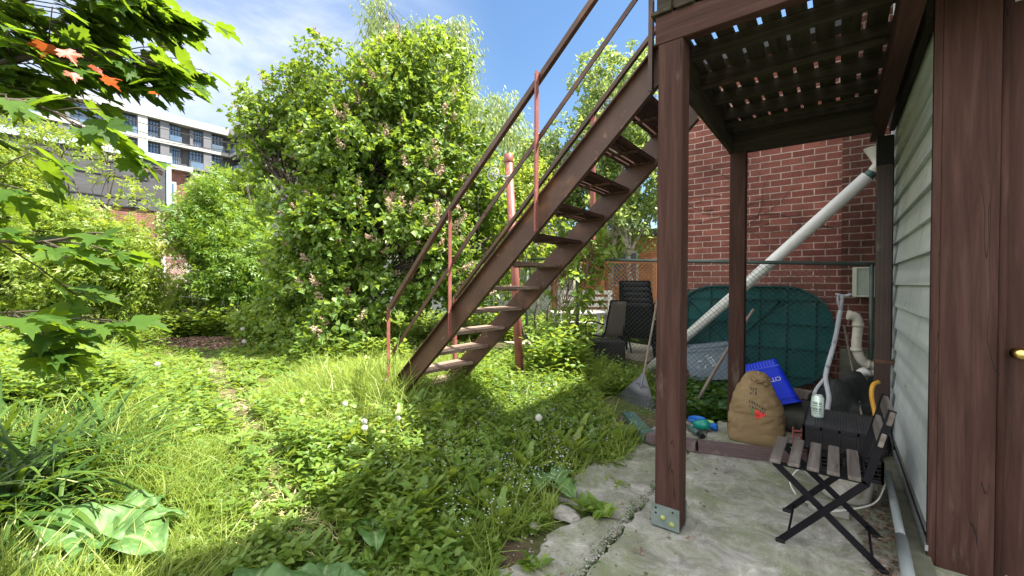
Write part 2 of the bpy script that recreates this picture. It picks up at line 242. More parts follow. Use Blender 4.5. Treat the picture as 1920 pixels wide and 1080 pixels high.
# burdock: veined leaf
def burdock_mat():
    m, nt, out = new_mat('burdock leaf'); L = nt.links.new
    p = nd(nt, 'ShaderNodeBsdfPrincipled'); p.inputs['Roughness'].default_value = .55
    v = coords(nt, (9, 9, 9)); n = nd(nt, 'ShaderNodeTexNoise', i_Scale=1, i_Detail=6); L(v, n.inputs['Vector'])
    r = ramp(nt, [(.3, (.050, .125, .028)), (.55, (.080, .170, .042)), (.75, (.115, .21, .06))]); L(n.outputs['Fac'], r.inputs['Fac'])
    at = nd(nt, 'ShaderNodeAttribute', attribute_name='vein'); mx = nd(nt, 'ShaderNodeMix', data_type='RGBA')
    L(at.outputs['Fac'], mx.inputs['Factor']); L(r.outputs['Color'], mx.inputs['A']); mx.inputs['B'].default_value = rgb((.25, .34, .15))
    L(mx.outputs['Result'], p.inputs['Base Color'])
    v2 = coords(nt, (60, 60, 60)); n2 = nd(nt, 'ShaderNodeTexNoise', i_Scale=1, i_Detail=4); L(v2, n2.inputs['Vector'])
    b = nd(nt, 'ShaderNodeBump'); b.inputs['Strength'].default_value = .4; b.inputs['Distance'].default_value = .004; L(n2.outputs['Fac'], b.inputs['Height']); L(b.outputs['Normal'], p.inputs['Normal'])
    t = nd(nt, 'ShaderNodeBsdfTranslucent'); t.inputs['Color'].default_value = rgb((.24, .38, .05))
    ms = nd(nt, 'ShaderNodeMixShader'); ms.inputs['Fac'].default_value = .25; L(p.outputs['BSDF'], ms.inputs[1]); L(t.outputs['BSDF'], ms.inputs[2]); L(ms.outputs['Shader'], out.inputs['Surface'])
    return m
M['burdock'] = burdock_mat()
def soil_mat():
    m, nt, out = new_mat('garden soil'); L = nt.links.new
    p = nd(nt, 'ShaderNodeBsdfPrincipled'); p.inputs['Roughness'].default_value = .95; p.inputs['Specular IOR Level'].default_value = .15
    v = coords(nt, (1, 1, 1)); n = nd(nt, 'ShaderNodeTexNoise', i_Scale=14, i_Detail=8, i_Roughness=.7); L(v, n.inputs['Vector'])
    r = ramp(nt, [(.3, (.045, .032, .020)), (.5, (.095, .070, .045)), (.7, (.17, .135, .09))]); L(n.outputs['Fac'], r.inputs['Fac'])
    n2 = nd(nt, 'ShaderNodeTexNoise', i_Scale=1.3, i_Detail=5); L(v, n2.inputs['Vector'])
    mr = nd(nt, 'ShaderNodeMapRange'); mr.inputs['From Min'].default_value = .42; mr.inputs['From Max'].default_value = .6; L(n2.outputs['Fac'], mr.inputs['Value'])
    r2 = ramp(nt, [(.3, (.035, .062, .014)), (.7, (.085, .12, .03))]); L(n.outputs['Fac'], r2.inputs['Fac'])
    mx = nd(nt, 'ShaderNodeMix', data_type='RGBA'); L(mr.outputs['Result'], mx.inputs['Factor']); L(r.outputs['Color'], mx.inputs['A']); L(r2.outputs['Color'], mx.inputs['B'])
    L(mx.outputs['Result'], p.inputs['Base Color'])
    b = nd(nt, 'ShaderNodeBump'); b.inputs['Strength'].default_value = .7; b.inputs['Distance'].default_value = .02; L(n.outputs['Fac'], b.inputs['Height']); L(b.outputs['Normal'], p.inputs['Normal'])
    L(p.outputs['BSDF'], out.inputs['Surface']); return m
M['soil'] = soil_mat()
def concrete_mat():
    m, nt, out = new_mat('mossy old concrete'); L = nt.links.new
    p = nd(nt, 'ShaderNodeBsdfPrincipled'); p.inputs['Roughness'].default_value = .9; p.inputs['Specular IOR Level'].default_value = .25
    v = coords(nt)
    n = nd(nt, 'ShaderNodeTexNoise', i_Scale=4.2, i_Detail=12, i_Roughness=.80, i_Distortion=.9); L(v, n.inputs['Vector'])
    r = ramp(nt, [(.28, (.085, .083, .072)), (.44, (.205, .199, .178)), (.56, (.345, .337, .310)), (.70, (.56, .55, .52))]); L(n.outputs['Fac'], r.inputs['Fac'])
    n2 = nd(nt, 'ShaderNodeTexNoise', i_Scale=1.9, i_Detail=12, i_Roughness=.82); L(v, n2.inputs['Vector'])
    mr = nd(nt, 'ShaderNodeMapRange'); mr.inputs['From Min'].default_value = .42; mr.inputs['From Max'].default_value = .60; mr.inputs['To Max'].default_value = .72; L(n2.outputs['Fac'], mr.inputs['Value'])
    mx = nd(nt, 'ShaderNodeMix', data_type='RGBA'); L(mr.outputs['Result'], mx.inputs['Factor']); L(r.outputs['Color'], mx.inputs['A']); mx.inputs['B'].default_value = rgb((.135, .165, .068))
    vo = nd(nt, 'ShaderNodeTexVoronoi', i_Scale=70); L(v, vo.inputs['Vector'])
    n3 = nd(nt, 'ShaderNodeTexNoise', i_Scale=5.5, i_Detail=4); L(v, n3.inputs['Vector'])
    a = nd(nt, 'ShaderNodeMapRange'); a.inputs['From Min'].default_value = .28; a.inputs['From Max'].default_value = .12; L(vo.outputs['Distance'], a.inputs['Value'])
    c = nd(nt, 'ShaderNodeMapRange'); c.inputs['From Min'].default_value = .5; c.inputs['From Max'].default_value = .66; L(n3.outputs['Fac'], c.inputs['Value'])
    k = nd(nt, 'ShaderNodeMath', operation='MULTIPLY'); L(a.outputs['Result'], k.inputs[0]); L(c.outputs['Result'], k.inputs[1])
    mx2 = nd(nt, 'ShaderNodeMix', data_type='RGBA'); L(k.outputs[0], mx2.inputs['Factor']); L(mx.outputs['Result'], mx2.inputs['A']); L(vo.outputs['Color'], mx2.inputs['B'])
    pale = nd(nt, 'ShaderNodeMix', data_type='RGBA'); pale.inputs['Factor'].default_value = .82; L(vo.outputs['Color'], pale.inputs['A']); pale.inputs['B'].default_value = rgb((.40, .385, .35)); L(pale.outputs['Result'], mx2.inputs['B'])
    # dark pits
    n4 = nd(nt, 'ShaderNodeTexNoise', i_Scale=26, i_Detail=6, i_Roughness=.75); L(v, n4.inputs['Vector'])
    d = nd(nt, 'ShaderNodeMapRange'); d.inputs['From Min'].default_value = .63; d.inputs['From Max'].default_value = .72; d.inputs['To Max'].default_value = .8; L(n4.outputs['Fac'], d.inputs['Value'])
    mx3 = nd(nt, 'ShaderNodeMix', data_type='RGBA'); L(d.outputs['Result'], mx3.inputs['Factor']); L(mx2.outputs['Result'], mx3.inputs['A']); mx3.inputs['B'].default_value = rgb((.035, .032, .022))
    L(mx3.outputs['Result'], p.inputs['Base Color'])
    h = nd(nt, 'ShaderNodeMath', operation='SUBTRACT'); L(n.outputs['Fac'], h.inputs[0]); L(d.outputs['Result'], h.inputs[1])
    h2 = nd(nt, 'ShaderNodeMath', operation='MULTIPLY_ADD'); h2.inputs[1].default_value = .5; L(k.outputs[0], h2.inputs[0]); L(h.outputs[0], h2.inputs[2])
    b = nd(nt, 'ShaderNodeBump'); b.inputs['Strength'].default_value = .6; b.inputs['Distance'].default_value = .008; L(h2.outputs[0], b.inputs['Height']); L(b.outputs['Normal'], p.inputs['Normal'])
    L(p.outputs['BSDF'], out.inputs['Surface']); return m
M['concrete'] = concrete_mat()

# ------------------------------------------------------------------ mesh builder
class MB:
    def __init__(self): self.v = []; self.f = []; self.s = []
    def add(self, vs, fs, smooth=False):
        b = len(self.v); self.v += [tuple(x) for x in vs]; self.f += [tuple(b+i for i in q) for q in fs]; self.s += [smooth]*len(fs); return self
    def box(self, lo, hi, mat=None):
        x0, y0, z0 = lo; x1, y1, z1 = hi
        vs = [(x0, y0, z0), (x1, y0, z0), (x1, y1, z0), (x0, y1, z0), (x0, y0, z1), (x1, y0, z1), (x1, y1, z1), (x0, y1, z1)]
        if mat is not None: vs = [tuple(mat @ Vector(q)) for q in vs]
        return self.add(vs, [(0, 3, 2, 1), (4, 5, 6, 7), (0, 1, 5, 4), (1, 2, 6, 5), (2, 3, 7, 6), (3, 0, 4, 7)])
    def bar(self, p, q, w, h, ref=(0, 0, 1)):
        p, q = Vector(p), Vector(q); d = (q-p); l = d.length; d.normalize(); ref = Vector(ref)
        s = d.cross(ref)
        if s.length < 1e-4: s = d.cross(Vector((1, 0, 0)))
        s.normalize(); u = s.cross(d)
        m = Matrix((tuple(s)+(0,), tuple(d)+(0,), tuple(u)+(0,), (0, 0, 0, 1))).transposed(); m = Matrix.Translation(p) @ m
        return self.box((-w/2, 0, -h/2), (w/2, l, h/2), m)
    def tube(self, pts, r, n=8, cap=True, sq=1.0):
        pts = [Vector(p) for p in pts]; rs = r if hasattr(r, '__len__') else [r]*len(pts)
        b = len(self.v); prev = None
        for i, p in enumerate(pts):
            t = (pts[min(i+1, len(pts)-1)]-pts[max(i-1, 0)]).normalized()
            if prev is None:
                a = Vector((0, 0, 1)) if abs(t.z) < .9 else Vector((1, 0, 0)); s = t.cross(a).normalized()
            else:
                s = (prev - t*prev.dot(t)).normalized()
            prev = s; u = t.cross(s)
            for k in range(n):
                a = 2*pi*k/n; self.v.append(tuple(p+(s*cos(a)+u*sin(a)*sq)*rs[i]))
        for i in range(len(pts)-1):
            for k in range(n):
                k2 = (k+1) % n; self.f.append((b+i*n+k, b+i*n+k2, b+(i+1)*n+k2, b+(i+1)*n+k)); self.s.append(True)
        if cap:
            self.f.append(tuple(b+k for k in reversed(range(n)))); self.s.append(False)
            e = b+(len(pts)-1)*n; self.f.append(tuple(e+k for k in range(n))); self.s.append(False)
        return self
    def lathe(self, prof, c=(0, 0, 0), n=24, axis=None):
        """prof: list of (radius, height); axis: matrix"""
        b = len(self.v); mt = Matrix.Translation(Vector(c)) @ (axis.to_4x4() if axis else Matrix.Identity(4))
        for r, z in prof:
            for k in range(n):
                a = 2*pi*k/n; self.v.append(tuple(mt @ Vector((r*cos(a), r*sin(a), z))))
        for i in range(len(prof)-1):
            for k in range(n):
                k2 = (k+1) % n; self.f.append((b+i*n+k, b+i*n+k2, b+(i+1)*n+k2, b+(i+1)*n+k)); self.s.append(True)
        return self
    def prism(self, poly, z0, z1, mt=None):
        n = len(poly); vs = [(x, y, z0) for x, y in poly]+[(x, y, z1) for x, y in poly]
        if mt is not None: vs = [tuple(mt @ Vector(q)) for q in vs]
        return self.add(vs, [tuple(reversed(range(n))), tuple(range(n, 2*n))]+[(i, (i+1) % n, n+(i+1) % n, n+i) for i in range(n)])
    def build(self, name, mat, parent=None, bevel=0, seg=2, kind=None):
        me = bpy.data.meshes.new(name); me.from_pydata(self.v, [], self.f); me.update()
        me.polygons.foreach_set('use_smooth', self.s)
        me.materials.append(M[mat] if isinstance(mat, str) else mat)
        o = bpy.data.objects.new(name, me); COL.objects.link(o)
        if parent is not None: o.parent = parent
        if bevel:
            md = o.modifiers.new('bevel', 'BEVEL'); md.width = bevel; md.segments = seg; md.limit_method = 'ANGLE'; md.angle_limit = radians(40)
        if kind: o['kind'] = kind
        return o
def tag(o, label, cat, group=None, kind=None):
    o['label'] = label; o['category'] = cat
    if group: o['group'] = group
    if kind: o['kind'] = kind
    return o
def thing(name, label, cat, group=None):
    o = bpy.data.objects.new(name, None); COL.objects.link(o); o.empty_display_size = .1
    return tag(o, label, cat, group)
def copy_tree(o, parent=None, offset=None):
    c = o.copy(); COL.objects.link(c)
    if parent is not None: c.parent = parent
    for ch in list(o.children): copy_tree(ch, c)
    return c
def frame(o, x, y, z):
    """matrix with columns x,y,z axes and origin o"""
    x, y, z = Vector(x).normalized(), Vector(y).normalized(), Vector(z).normalized()
    return Matrix(((x.x, y.x, z.x, o[0]), (x.y, y.y, z.y, o[1]), (x.z, y.z, z.z, o[2]), (0, 0, 0, 1)))
def bez(pts, n=10):
    """catmull-rom through points"""
    P = [Vector(p) for p in pts]; P = [P[0]*2-P[1]]+P+[P[-1]*2-P[-2]]; out = []
    for i in range(1, len(P)-2):
        for k in range(n):
            t = k/n; a, b, c, d = P[i-1], P[i], P[i+1], P[i+2]
            out.append(.5*((2*b)+(c-a)*t+(2*a-5*b+4*c-d)*t*t+(3*b-a-3*c+d)*t**3))
    out.append(P[-2]); return out

# ------------------------------------------------------------------ numpy foliage
def np_mesh(name, V, F, mat, parent=None, smooth=False, kind=None):
    me = bpy.data.meshes.new(name); k = F.shape[1]
    me.vertices.add(len(V)); me.vertices.foreach_set('co', np.ascontiguousarray(V, dtype=np.float32).ravel())
    me.loops.add(F.size); me.loops.foreach_set('vertex_index', np.ascontiguousarray(F, dtype=np.int32).ravel())
    me.polygons.add(len(F)); me.polygons.foreach_set('loop_start', np.arange(0, F.size, k, dtype=np.int32))
    try: me.polygons.foreach_set('loop_total', np.full(len(F), k, dtype=np.int32))
    except Exception: pass
    if smooth: me.polygons.foreach_set('use_smooth', np.ones(len(F), dtype=bool))
    me.update(calc_edges=True); me.materials.append(M[mat])
    o = bpy.data.objects.new(name, me); COL.objects.link(o)
    if parent is not None: o.parent = parent
    if kind: o['kind'] = kind
    return o
def nrm(a): return a/np.maximum(np.linalg.norm(a, axis=-1, keepdims=True), 1e-9)
def inst(T, pos, dirv, upv, size, wid=None):
    """place template T=(verts,faces) N times: x=side, y=along dir, z=normal"""
    tv, tf = T; N = len(pos); d = nrm(dirv); s = nrm(np.cross(d, upv)); u = np.cross(s, d)
    size = np.asarray(size).reshape(-1, 1, 1); w = 1.0 if wid is None else np.asarray(wid).reshape(-1, 1, 1)
    V = pos[:, None, :] + size*(s[:, None, :]*tv[None, :, 0:1]*w + d[:, None, :]*tv[None, :, 1:2] + u[:, None, :]*tv[None, :, 2:3])
    F = tf[None]+(np.arange(N)*len(tv))[:, None, None]
    return V.reshape(-1, 3), F.reshape(-1, tf.shape[1])
def merge(parts):
    vs, fs, b = [], [], 0
    for v, f in parts: vs.append(v); fs.append(f+b); b += len(v)
    return np.concatenate(vs), np.concatenate(fs)
def T_(v, f): return (np.array(v, float), np.array(f, int))
T_OVATE = T_([(0, 0, 0), (-.30, .32, .05), (.30, .32, .05), (0, .5, -.03), (-.2, .7, .03), (.2, .7, .03), (0, 1, -.1)], [(0, 2, 3), (0, 3, 1), (1, 3, 4), (2, 5, 3), (4, 3, 6), (3, 5, 6)])
T_HEART = T_([(0, 0, 0), (-.40, .10, .03), (-.42, .38, .06), (0, .42, -.04), (.42, .38, .06), (.40, .10, .03), (-.2, .72, .02), (.2, .72, .02), (0, 1.05, -.12)], [(0, 3, 1), (1, 3, 2), (0, 5, 3), (5, 4, 3), (2, 3, 6), (3, 4, 7), (6, 3, 8), (3, 7, 8)])
T_NARROW = T_([(0, 0, 0), (-.12, .4, .02), (.12, .4, .02), (0, 1, -.12)], [(0, 2, 1), (1, 2, 3)])
T_LANCE = T_([(0, 0, 0), (-.2, .38, .04), (.2, .38, .04), (0, .5, -.03), (0, 1, -.15)], [(0, 2, 3), (0, 3, 1), (1, 3, 4), (3, 2, 4)])
def compound(n=5):
    v, f = [], []
    def leaflet(o, ang, ln):
        b = len(v); c, s = cos(ang), sin(ang)
        for x, y, z in [(0, 0, 0), (-.19, .4, .03), (.19, .4, .03), (0, .5, -.03), (0, 1, -.18)]:
            x, y, z = x*ln, y*ln, z*ln; v.append((o[0]+x*c+y*s, o[1]-x*s+y*c, o[2]+z))
        for q in [(0, 2, 3), (0, 3, 1), (1, 3, 4), (3, 2, 4)]: f.append(tuple(b+i for i in q))
    pr = (n-1)//2
    for i in range(pr):
        t = .28+.42*i/max(1, pr-1) if pr > 1 else .4
        for sg in (-1, 1): leaflet((0, t, -.12*t*t), sg*1.05, .42)
    leaflet((0, .72, -.08), 0, .42)
    b = len(v); v.extend([(-.012, 0, 0), (.012, 0, 0), (.01, .72, -.07), (-.01, .72, -.07)]); f.append((b, b+1, b+2)); f.append((b, b+2, b+3))
    return T_(v, f)
T_COMP = compound(5)
def maple():
    half = [(0, 1.0), (.07, .80), (.16, .83), (.15, .66), (.26, .62), (.20, .50), (.36, .62), (.40, .55), (.56, .60), (.53, .48), (.60, .40), (.44, .33), (.40, .26), (.50, .14), (.40, .12), (.30, .02), (.14, .03), (.02, .05)]
    pts = half+[(-x, y) for x, y in reversed(half[1:])]
    v = [(0, .30, -.03)]+[(x, y, .22*abs(x)-.55*max(0, y-.35)**2-.30*max(0, abs(x)-.3)) for x, y in pts]; n = len(pts)
    f = [(0, 1+(i+1) % n, 1+i) for i in range(n)]
    return T_(v, f)
T_MAPLE = maple()
def dandy():
    ys = np.linspace(0, 1, 9); v, f = [], []
    for i, y in enumerate(ys):
        w = (.03+.11*y if y < .75 else .115*(1-y)/.25)*(1.35 if i % 2 else .62); z = .30*y-.42*y*y
        v += [(-w, y, z+.03), (0, y+(0 if i % 2 else .02), z), (w, y, z+.03)]
    for i in range(len(ys)-1):
        a = 3*i; b = a+3
        f += [(a, a+1, b+1), (a, b+1, b), (a+1, a+2, b+2), (a+1, b+2, b+1)]
    return T_(v, f)
T_DANDY = dandy()
def blade(bend, n=5, w=.018):
    v, f = [], []
    for i in range(n):
        t = i/(n-1); y = t*(1-.25*bend*t); z = -bend*t*t*.75; ww = w*(1-t)**.6 if i < n-1 else .0012
        v += [(-ww, y, z), (ww, y, z)]
    for i in range(n-1): a = 2*i; f += [(a, a+1, a+3), (a, a+3, a+2)]
    return T_(v, f)
def sinnoise(p, seed, f):
    r = np.random.default_rng(seed); out = np.zeros(len(p))
    for k in range(9):
        d = r.normal(size=3)*f*(1+.35*k/2); out += np.sin(p@d+r.uniform(0, 6.28))/(1+.15*k)
    return out/3.0
def rdir(n):
    return nrm(rng.normal(size=(n, 3)))
def crown_points(ells, n, thr=-.15, nf=1.1, seed=1, shell=.45):
    """ells: (center, rx, ry, rz, yawless) -> spray positions + outward normals, with noise gaps"""
    w = np.array([(e[1]*e[2]*e[3])**.75 for e in ells]); w /= w.sum(); P, Nn = [], []
    for e, ww in zip(ells, w):
        m = int(n*ww*2.2)+8; d = rdir(m); r = shell+(1-shell)*rng.random(m)**.55
        q = d*r[:, None]*np.array(e[1:4]); nn = nrm(d/np.array(e[1:4]))
        # local frame: x along camera right, y along view
        A = np.stack([rh, fh, np.array([0, 0, 1.0])]); P.append(np.array(e[0])+q@A); Nn.append(nn@A)
    P = np.concatenate(P); Nn = np.concatenate(Nn); k = sinnoise(P, seed, nf) > thr; P, Nn = P[k], Nn[k]
    i = rng.permutation(len(P))[:n]; return P[i], Nn[i]
def sprays(P, Nn, per, length, lsize, T, droop=.2, upmix=.7, spread=.9, wid=None, jitter=.6):
    n = len(P); ax = nrm(Nn*.8+rng.normal(size=(n, 3))*.5+np.array([0, 0, .25-droop]))
    idx = np.repeat(np.arange(n), per); t = rng.random(n*per)
    L_ = length*(.6+.8*rng.random(n))[idx]
    pos = P[idx]+ax[idx]*(t*L_)[:, None]+rng.normal(size=(n*per, 3))*length*.10
    pos[:, 2] -= droop*t**2*L_
    d = nrm(ax[idx]*.6+rng.normal(size=(n*per, 3))*spread+np.array([0, 0, -droop]))
    u = nrm(np.array([0, 0, 1.0])*upmix+Nn[idx]*.5+rng.normal(size=(n*per, 3))*jitter)
    s = lsize*(.55+.75*rng.random(n*per))
    return inst(T, pos, d, u, s, wid), ax
def limb(mb, a, b, ra, rb, wig=.12, n=7, sides=6):
    a, b = Vector(a), Vector(b); L_ = (b-a).length; pts = []
    o = Vector(rng.normal(size=3))*L_*wig; o.z = abs(o.z)*.3
    for i in range(n):
        t = i/(n-1); pts.append(a.lerp(b, t)+o*sin(pi*t)*.8+Vector(rng.normal(size=3))*L_*.012*(0 < i < n-1))
    mb.tube(pts, [ra+(rb-ra)*(i/(n-1)) for i in range(n)], sides)
    return pts
def ell(px, py, rx, ry, dep, rd):
    c = at_d(px, py, dep); k = dep/FPX; return (tuple(c), rx*k, rd, ry*k)

# ------------------------------------------------------------------ ground and patio
def sstep(t): t = np.clip(t, 0, 1); return t*t*(3-2*t)
def gh(x, y):
    x = np.asarray(x, float); y = np.asarray(y, float)
    z = -.035+.235*sstep((-1.45-x)/2.0)
    bump = .018*np.sin(2.1*x+1.3*y)+.012*np.sin(4.3*y-3.1*x+1)+.008*np.sin(9*x+7*y)
    return z+bump*sstep((-1.45-x)/.8)
def ground():
    def axis(lo, hi, fl, fh_, step, n):
        a = np.arange(fl, fh_, step); l = fl-np.geomspace(.3, fl-lo, n)[::-1]; r = fh_+np.geomspace(.3, hi-fh_, n); return np.concatenate([l, a, r])
    xs = axis(-260, 260, -13, 3, .14, 16); ys = axis(-120, 300, -2, 10, .14, 16)
    X, Y = np.meshgrid(xs, ys); Z = gh(X, Y); V = np.stack([X.ravel(), Y.ravel(), Z.ravel()], 1)
    nx, ny = len(xs), len(ys); i, j = np.meshgrid(np.arange(nx-1), np.arange(ny-1)); a = (j*nx+i).ravel()
    F = np.stack([a, a+1, a+nx+1, a+nx], 1)
    return np_mesh('ground', V, F, 'soil', smooth=True, kind='structure')
ground()
def rough_slab(name, poly, top, th, seed):
    """concrete slab with a ragged broken outline and a slightly uneven top"""
    r = random.Random(seed); pts = []
    for i in range(len(poly)):
        a, b = Vector(poly[i]), Vector(poly[(i+1) % len(poly)]); n = max(2, int((b-a).length/.05))
        for k in range(n):
            p = a.lerp(b, k/n); q = .012*r.uniform(-1, 1)+.018*mnoise.noise(Vector((p.x*5, p.y*5, seed)))
            t = (b-a).normalized(); pts.append((p.x+t.y*q, p.y-t.x*q))
    bm = bmesh.new(); vs = [bm.verts.new((x, y, top)) for x, y in pts]; f = bm.faces.new(vs)
    e = bmesh.ops.extrude_face_region(bm, geom=[f]); nv = [g for g in e['geom'] if isinstance(g, bmesh.types.BMVert)]
    for v in nv: v.co.z -= th
    bmesh.ops.recalc_face_normals(bm, faces=bm.faces)
    me = bpy.data.meshes.new(name); bm.to_mesh(me); bm.free(); me.materials.append(M['concrete'])
    o = bpy.data.objects.new(name, me); COL.objects.link(o); o['kind'] = 'structure'
    md = o.modifiers.new('bevel', 'BEVEL'); md.width = .008; md.segments = 2; md.limit_method = 'ANGLE'
    return o
rough_slab('patio', [(-.955, -3), (.30, -3), (.30, 5.05), (-.93, 5.05), (-.98, 3.3), (-.945, 2.2)], 0.0, .1, 1)
rough_slab('patio_strip', [(-1.52, 2.38), (-.975, 2.42), (-.985, 3.37), (-1.50, 3.30)], -.010, .1, 2)
rough_slab('patio_strip', [(-1.50, 3.33), (-.995, 3.39), (-.955, 4.60), (-1.40, 4.5)], -.016, .1, 4)
rough_slab('patio_strip', [(-1.42, -.8), (-.97, -.8), (-.965, 2.385), (-1.20, 2.33), (-1.28, 2.0), (-1.22, 1.75), (-1.38, 1.5)], -.014, .1, 5)
rough_slab('door_step', [(.30, -3), (6, -3), (6, 3.0), (.30, 3.0)], -.004, .1, 3)

# ------------------------------------------------------------------ the house on the right
WX = .40
house = thing('house', 'house wall of pale green-grey lap siding with a brown door frame, right of the patio', 'house')
b = MB()
z = 1.4-.175*7
while z < 4.75:
    z1 = z+.175; y0, y1 = 3.001, 5.06
    b.add([(WX-.026, y0, z), (WX-.026, y1, z), (WX-.002, y1, z1+.006), (WX-.002, y0, z1+.006), (WX+.004, y0, z+.004), (WX+.004, y1, z+.004)], [(0, 3, 2, 1), (0, 1, 5, 4)])
    z = z1
b.build('siding', 'siding', house)
MB().box((WX+.003, 3.02, 0), (6, 5.08, 4.85)).build('wall', 'siding', house)
MB().box((WX-.030, 5.02, .17), (WX+.06, 5.10, 4.85)).build('corner_board', 'siding', house, bevel=.004)
b = MB().box((WX-.012, 3.0, -.1), (WX+.002, 5.08, .172)); b.box((WX-.10, 2.2, -.1), (WX-.013, 5.0, .035)); b.build('foundation', 'foundation', house, bevel=.006)
b = MB(); b.bar((WX-.022, 3.0, .150), (WX-.022, 5.05, .150), .016, .022); b.bar((WX-.030, 2.955, .075), (WX-.030, 5.0, .075), .012, .03); b.build('drip_flashing', 'metal_grey', house)
MB().box((WX+.002, 2.955, -.02), (.598, 3.015, 4.85)).build('door_frame', 'brown_z', house, bevel=.004)
MB().box((WX-.028, 2.958, -.02), (WX+.0015, 3.0, 4.84)).build('caulk_strip', 'brown_z', house)
b = MB().tube([(.612, 2.968, -.02), (.612, 2.968, 2.75)], .016, 10); b.box((.598, 2.985, -.02), (.64, 3.015, 2.75)); b.build('door_stop', 'brown_z', house)
door = MB().box((.632, 2.995, .03), (1.48, 3.03, 2.72)).build('door', 'brown_z', house, bevel=.003)
kn = MB().lathe([(0.001, 0), (.026, 0), (.027, .004), (.012, .008), (.010, .028), (.020, .036), (.027, .048), (.026, .062), (.016, .071), (.001, .073)], tuple(Vector((.668, 2.994, at_y(1908, 663, 2.96).z))), 20, Matrix.Rotation(radians(90), 3, 'X')).build('handle', 'brass', door)
MB().box((1.48, 2.955, -.02), (6, 3.015, 4.85)).build('wall', 'siding', house)
MB().box((-.02, 1.75, 4.851), (6.4, 5.86, 5.0)).build('roof', 'brown_y', house)  # unseen roof, stretched past both wall ends for the shade it casts

# ------------------------------------------------------------------ raised wooden deck
DZ = 2.90
deck = thing('deck', 'raised brown wooden deck on two square posts over the patio', 'deck')
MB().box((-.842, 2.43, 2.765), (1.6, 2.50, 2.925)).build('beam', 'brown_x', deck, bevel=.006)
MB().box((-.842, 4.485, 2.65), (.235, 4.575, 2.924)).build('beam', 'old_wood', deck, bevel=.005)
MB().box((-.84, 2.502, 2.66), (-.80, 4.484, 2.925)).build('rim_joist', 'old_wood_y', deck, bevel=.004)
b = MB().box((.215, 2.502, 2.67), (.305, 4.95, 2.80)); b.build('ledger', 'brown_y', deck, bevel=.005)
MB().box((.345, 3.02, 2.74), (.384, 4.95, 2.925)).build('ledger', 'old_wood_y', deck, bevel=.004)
for y in (2.86, 3.28, 3.67, 4.05, 4.43):
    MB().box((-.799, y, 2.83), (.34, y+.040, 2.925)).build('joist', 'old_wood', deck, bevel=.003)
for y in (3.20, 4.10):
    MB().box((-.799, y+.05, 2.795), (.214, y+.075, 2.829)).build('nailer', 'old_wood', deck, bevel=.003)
gaps = [-.7405+.1212*k for k in range(-1, 21)]
b = MB()
for k in range(len(gaps)-1):
    y1 = 4.64 if gaps[k+1] < .36 else 2.93  # out-of-frame boards extended in front of the door to shade it
    if k == 0: b.box((-.862, 2.41, 2.926), (gaps[0+1]-.010, 4.64, 2.948)); continue
    j = .004*((k*37) % 5-2)
    b.box((gaps[k]+.0125+j*.4, 2.41+j, 2.926), (gaps[k+1]-.0125, y1+j, 2.948))
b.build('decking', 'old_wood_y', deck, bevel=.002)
p = MB().box((-.825, 2.432, .004), (-.688, 2.57, 2.764)).build('post', 'brown_z', deck, bevel=.008)
b = MB().box((-.842, 2.426, .012), (-.684, 2.430, .135)); b.box((-.842, 2.572, .012), (-.684, 2.576, .135)); b.box((-.842, 2.43, .002), (-.684, 2.572, .0035))
b.build('bracket', 'galv', p)
for (x, z) in ((-.815, .115), (-.815, .085), (-.72, .115)): MB().lathe([(.006, 0), (.0058, .003), (.001, .0032)], (x, 2.426, z), 8, Matrix.Rotation(radians(90), 3, 'X')).build('nail', 'black', p)
bolt_m = surf('mossy bolt', [(.3, (.16, .20, .05)), (.7, (.30, .33, .10))], (60, 60, 60), rough=.7)
for (x, z) in ((-.775, .068), (-.725, .045)): MB().lathe([(.016, 0), (.016, .004), (.012, .006), (.009, .012), (.001, .013)], (x, 2.426, z), 6, Matrix.Rotation(radians(90), 3, 'X')).build('bolt', bolt_m, p)
MB().box((-.825, 4.478, .004), (-.692, 4.60, 2.649)).build('post', 'brown_z', deck, bevel=.007)
b = MB().box((-.842, 2.52, 2.953), (-.76, 2.60, 3.9)); b.build('rail_post', 'brown_z', deck, bevel=.004)
b = MB().box((-.838, 2.44, 2.953), (-.758, 2.519, 3.9)); b.box((-.757, 2.46, 3.60), (1.55, 2.50, 3.69)); b.box((-.757, 2.46, 2.96), (1.55, 2.495, 3.03))
for k in range(16): b.box((-.70+.14*k, 2.462, 3.031), (-.61+.14*k, 2.482, 3.6))
b.build('guard_rail', 'old_wood', deck, bevel=.003)

# ------------------------------------------------------------------ steel stair
stair = thing('staircase', 'steep brown steel stair with slatted wooden treads climbing from the weeds to the deck', 'staircase')
zlow = lambda x: 1.520+.945*(x+2.062)
NY, FY = 2.66, 3.42
def stringer(y, out):
    x0, x1, h = -3.72, -.855, .262
    b = MB(); y2 = y+out*.006
    b.add([(x0, y, zlow(x0)), (x1, y, zlow(x1)), (x1, y, zlow(x1)+h), (x0, y, zlow(x0)+h), (x0, y2, zlow(x0)), (x1, y2, zlow(x1)), (x1, y2, zlow(x1)+h), (x0, y2, zlow(x0)+h)],
          [(0, 1, 2, 3), (7, 6, 5, 4), (0, 4, 5, 1), (3, 2, 6, 7), (0, 3, 7, 4), (1, 5, 6, 2)])
    for dz in (.004, h-.004): b.bar((x0, y+out*.026, zlow(x0)+dz), (x1, y+out*.026, zlow(x1)+dz), .040, .010)
    return b.build('stringer', 'brown_metal', stair)
stringer(NY, -1); stringer(FY, 1)
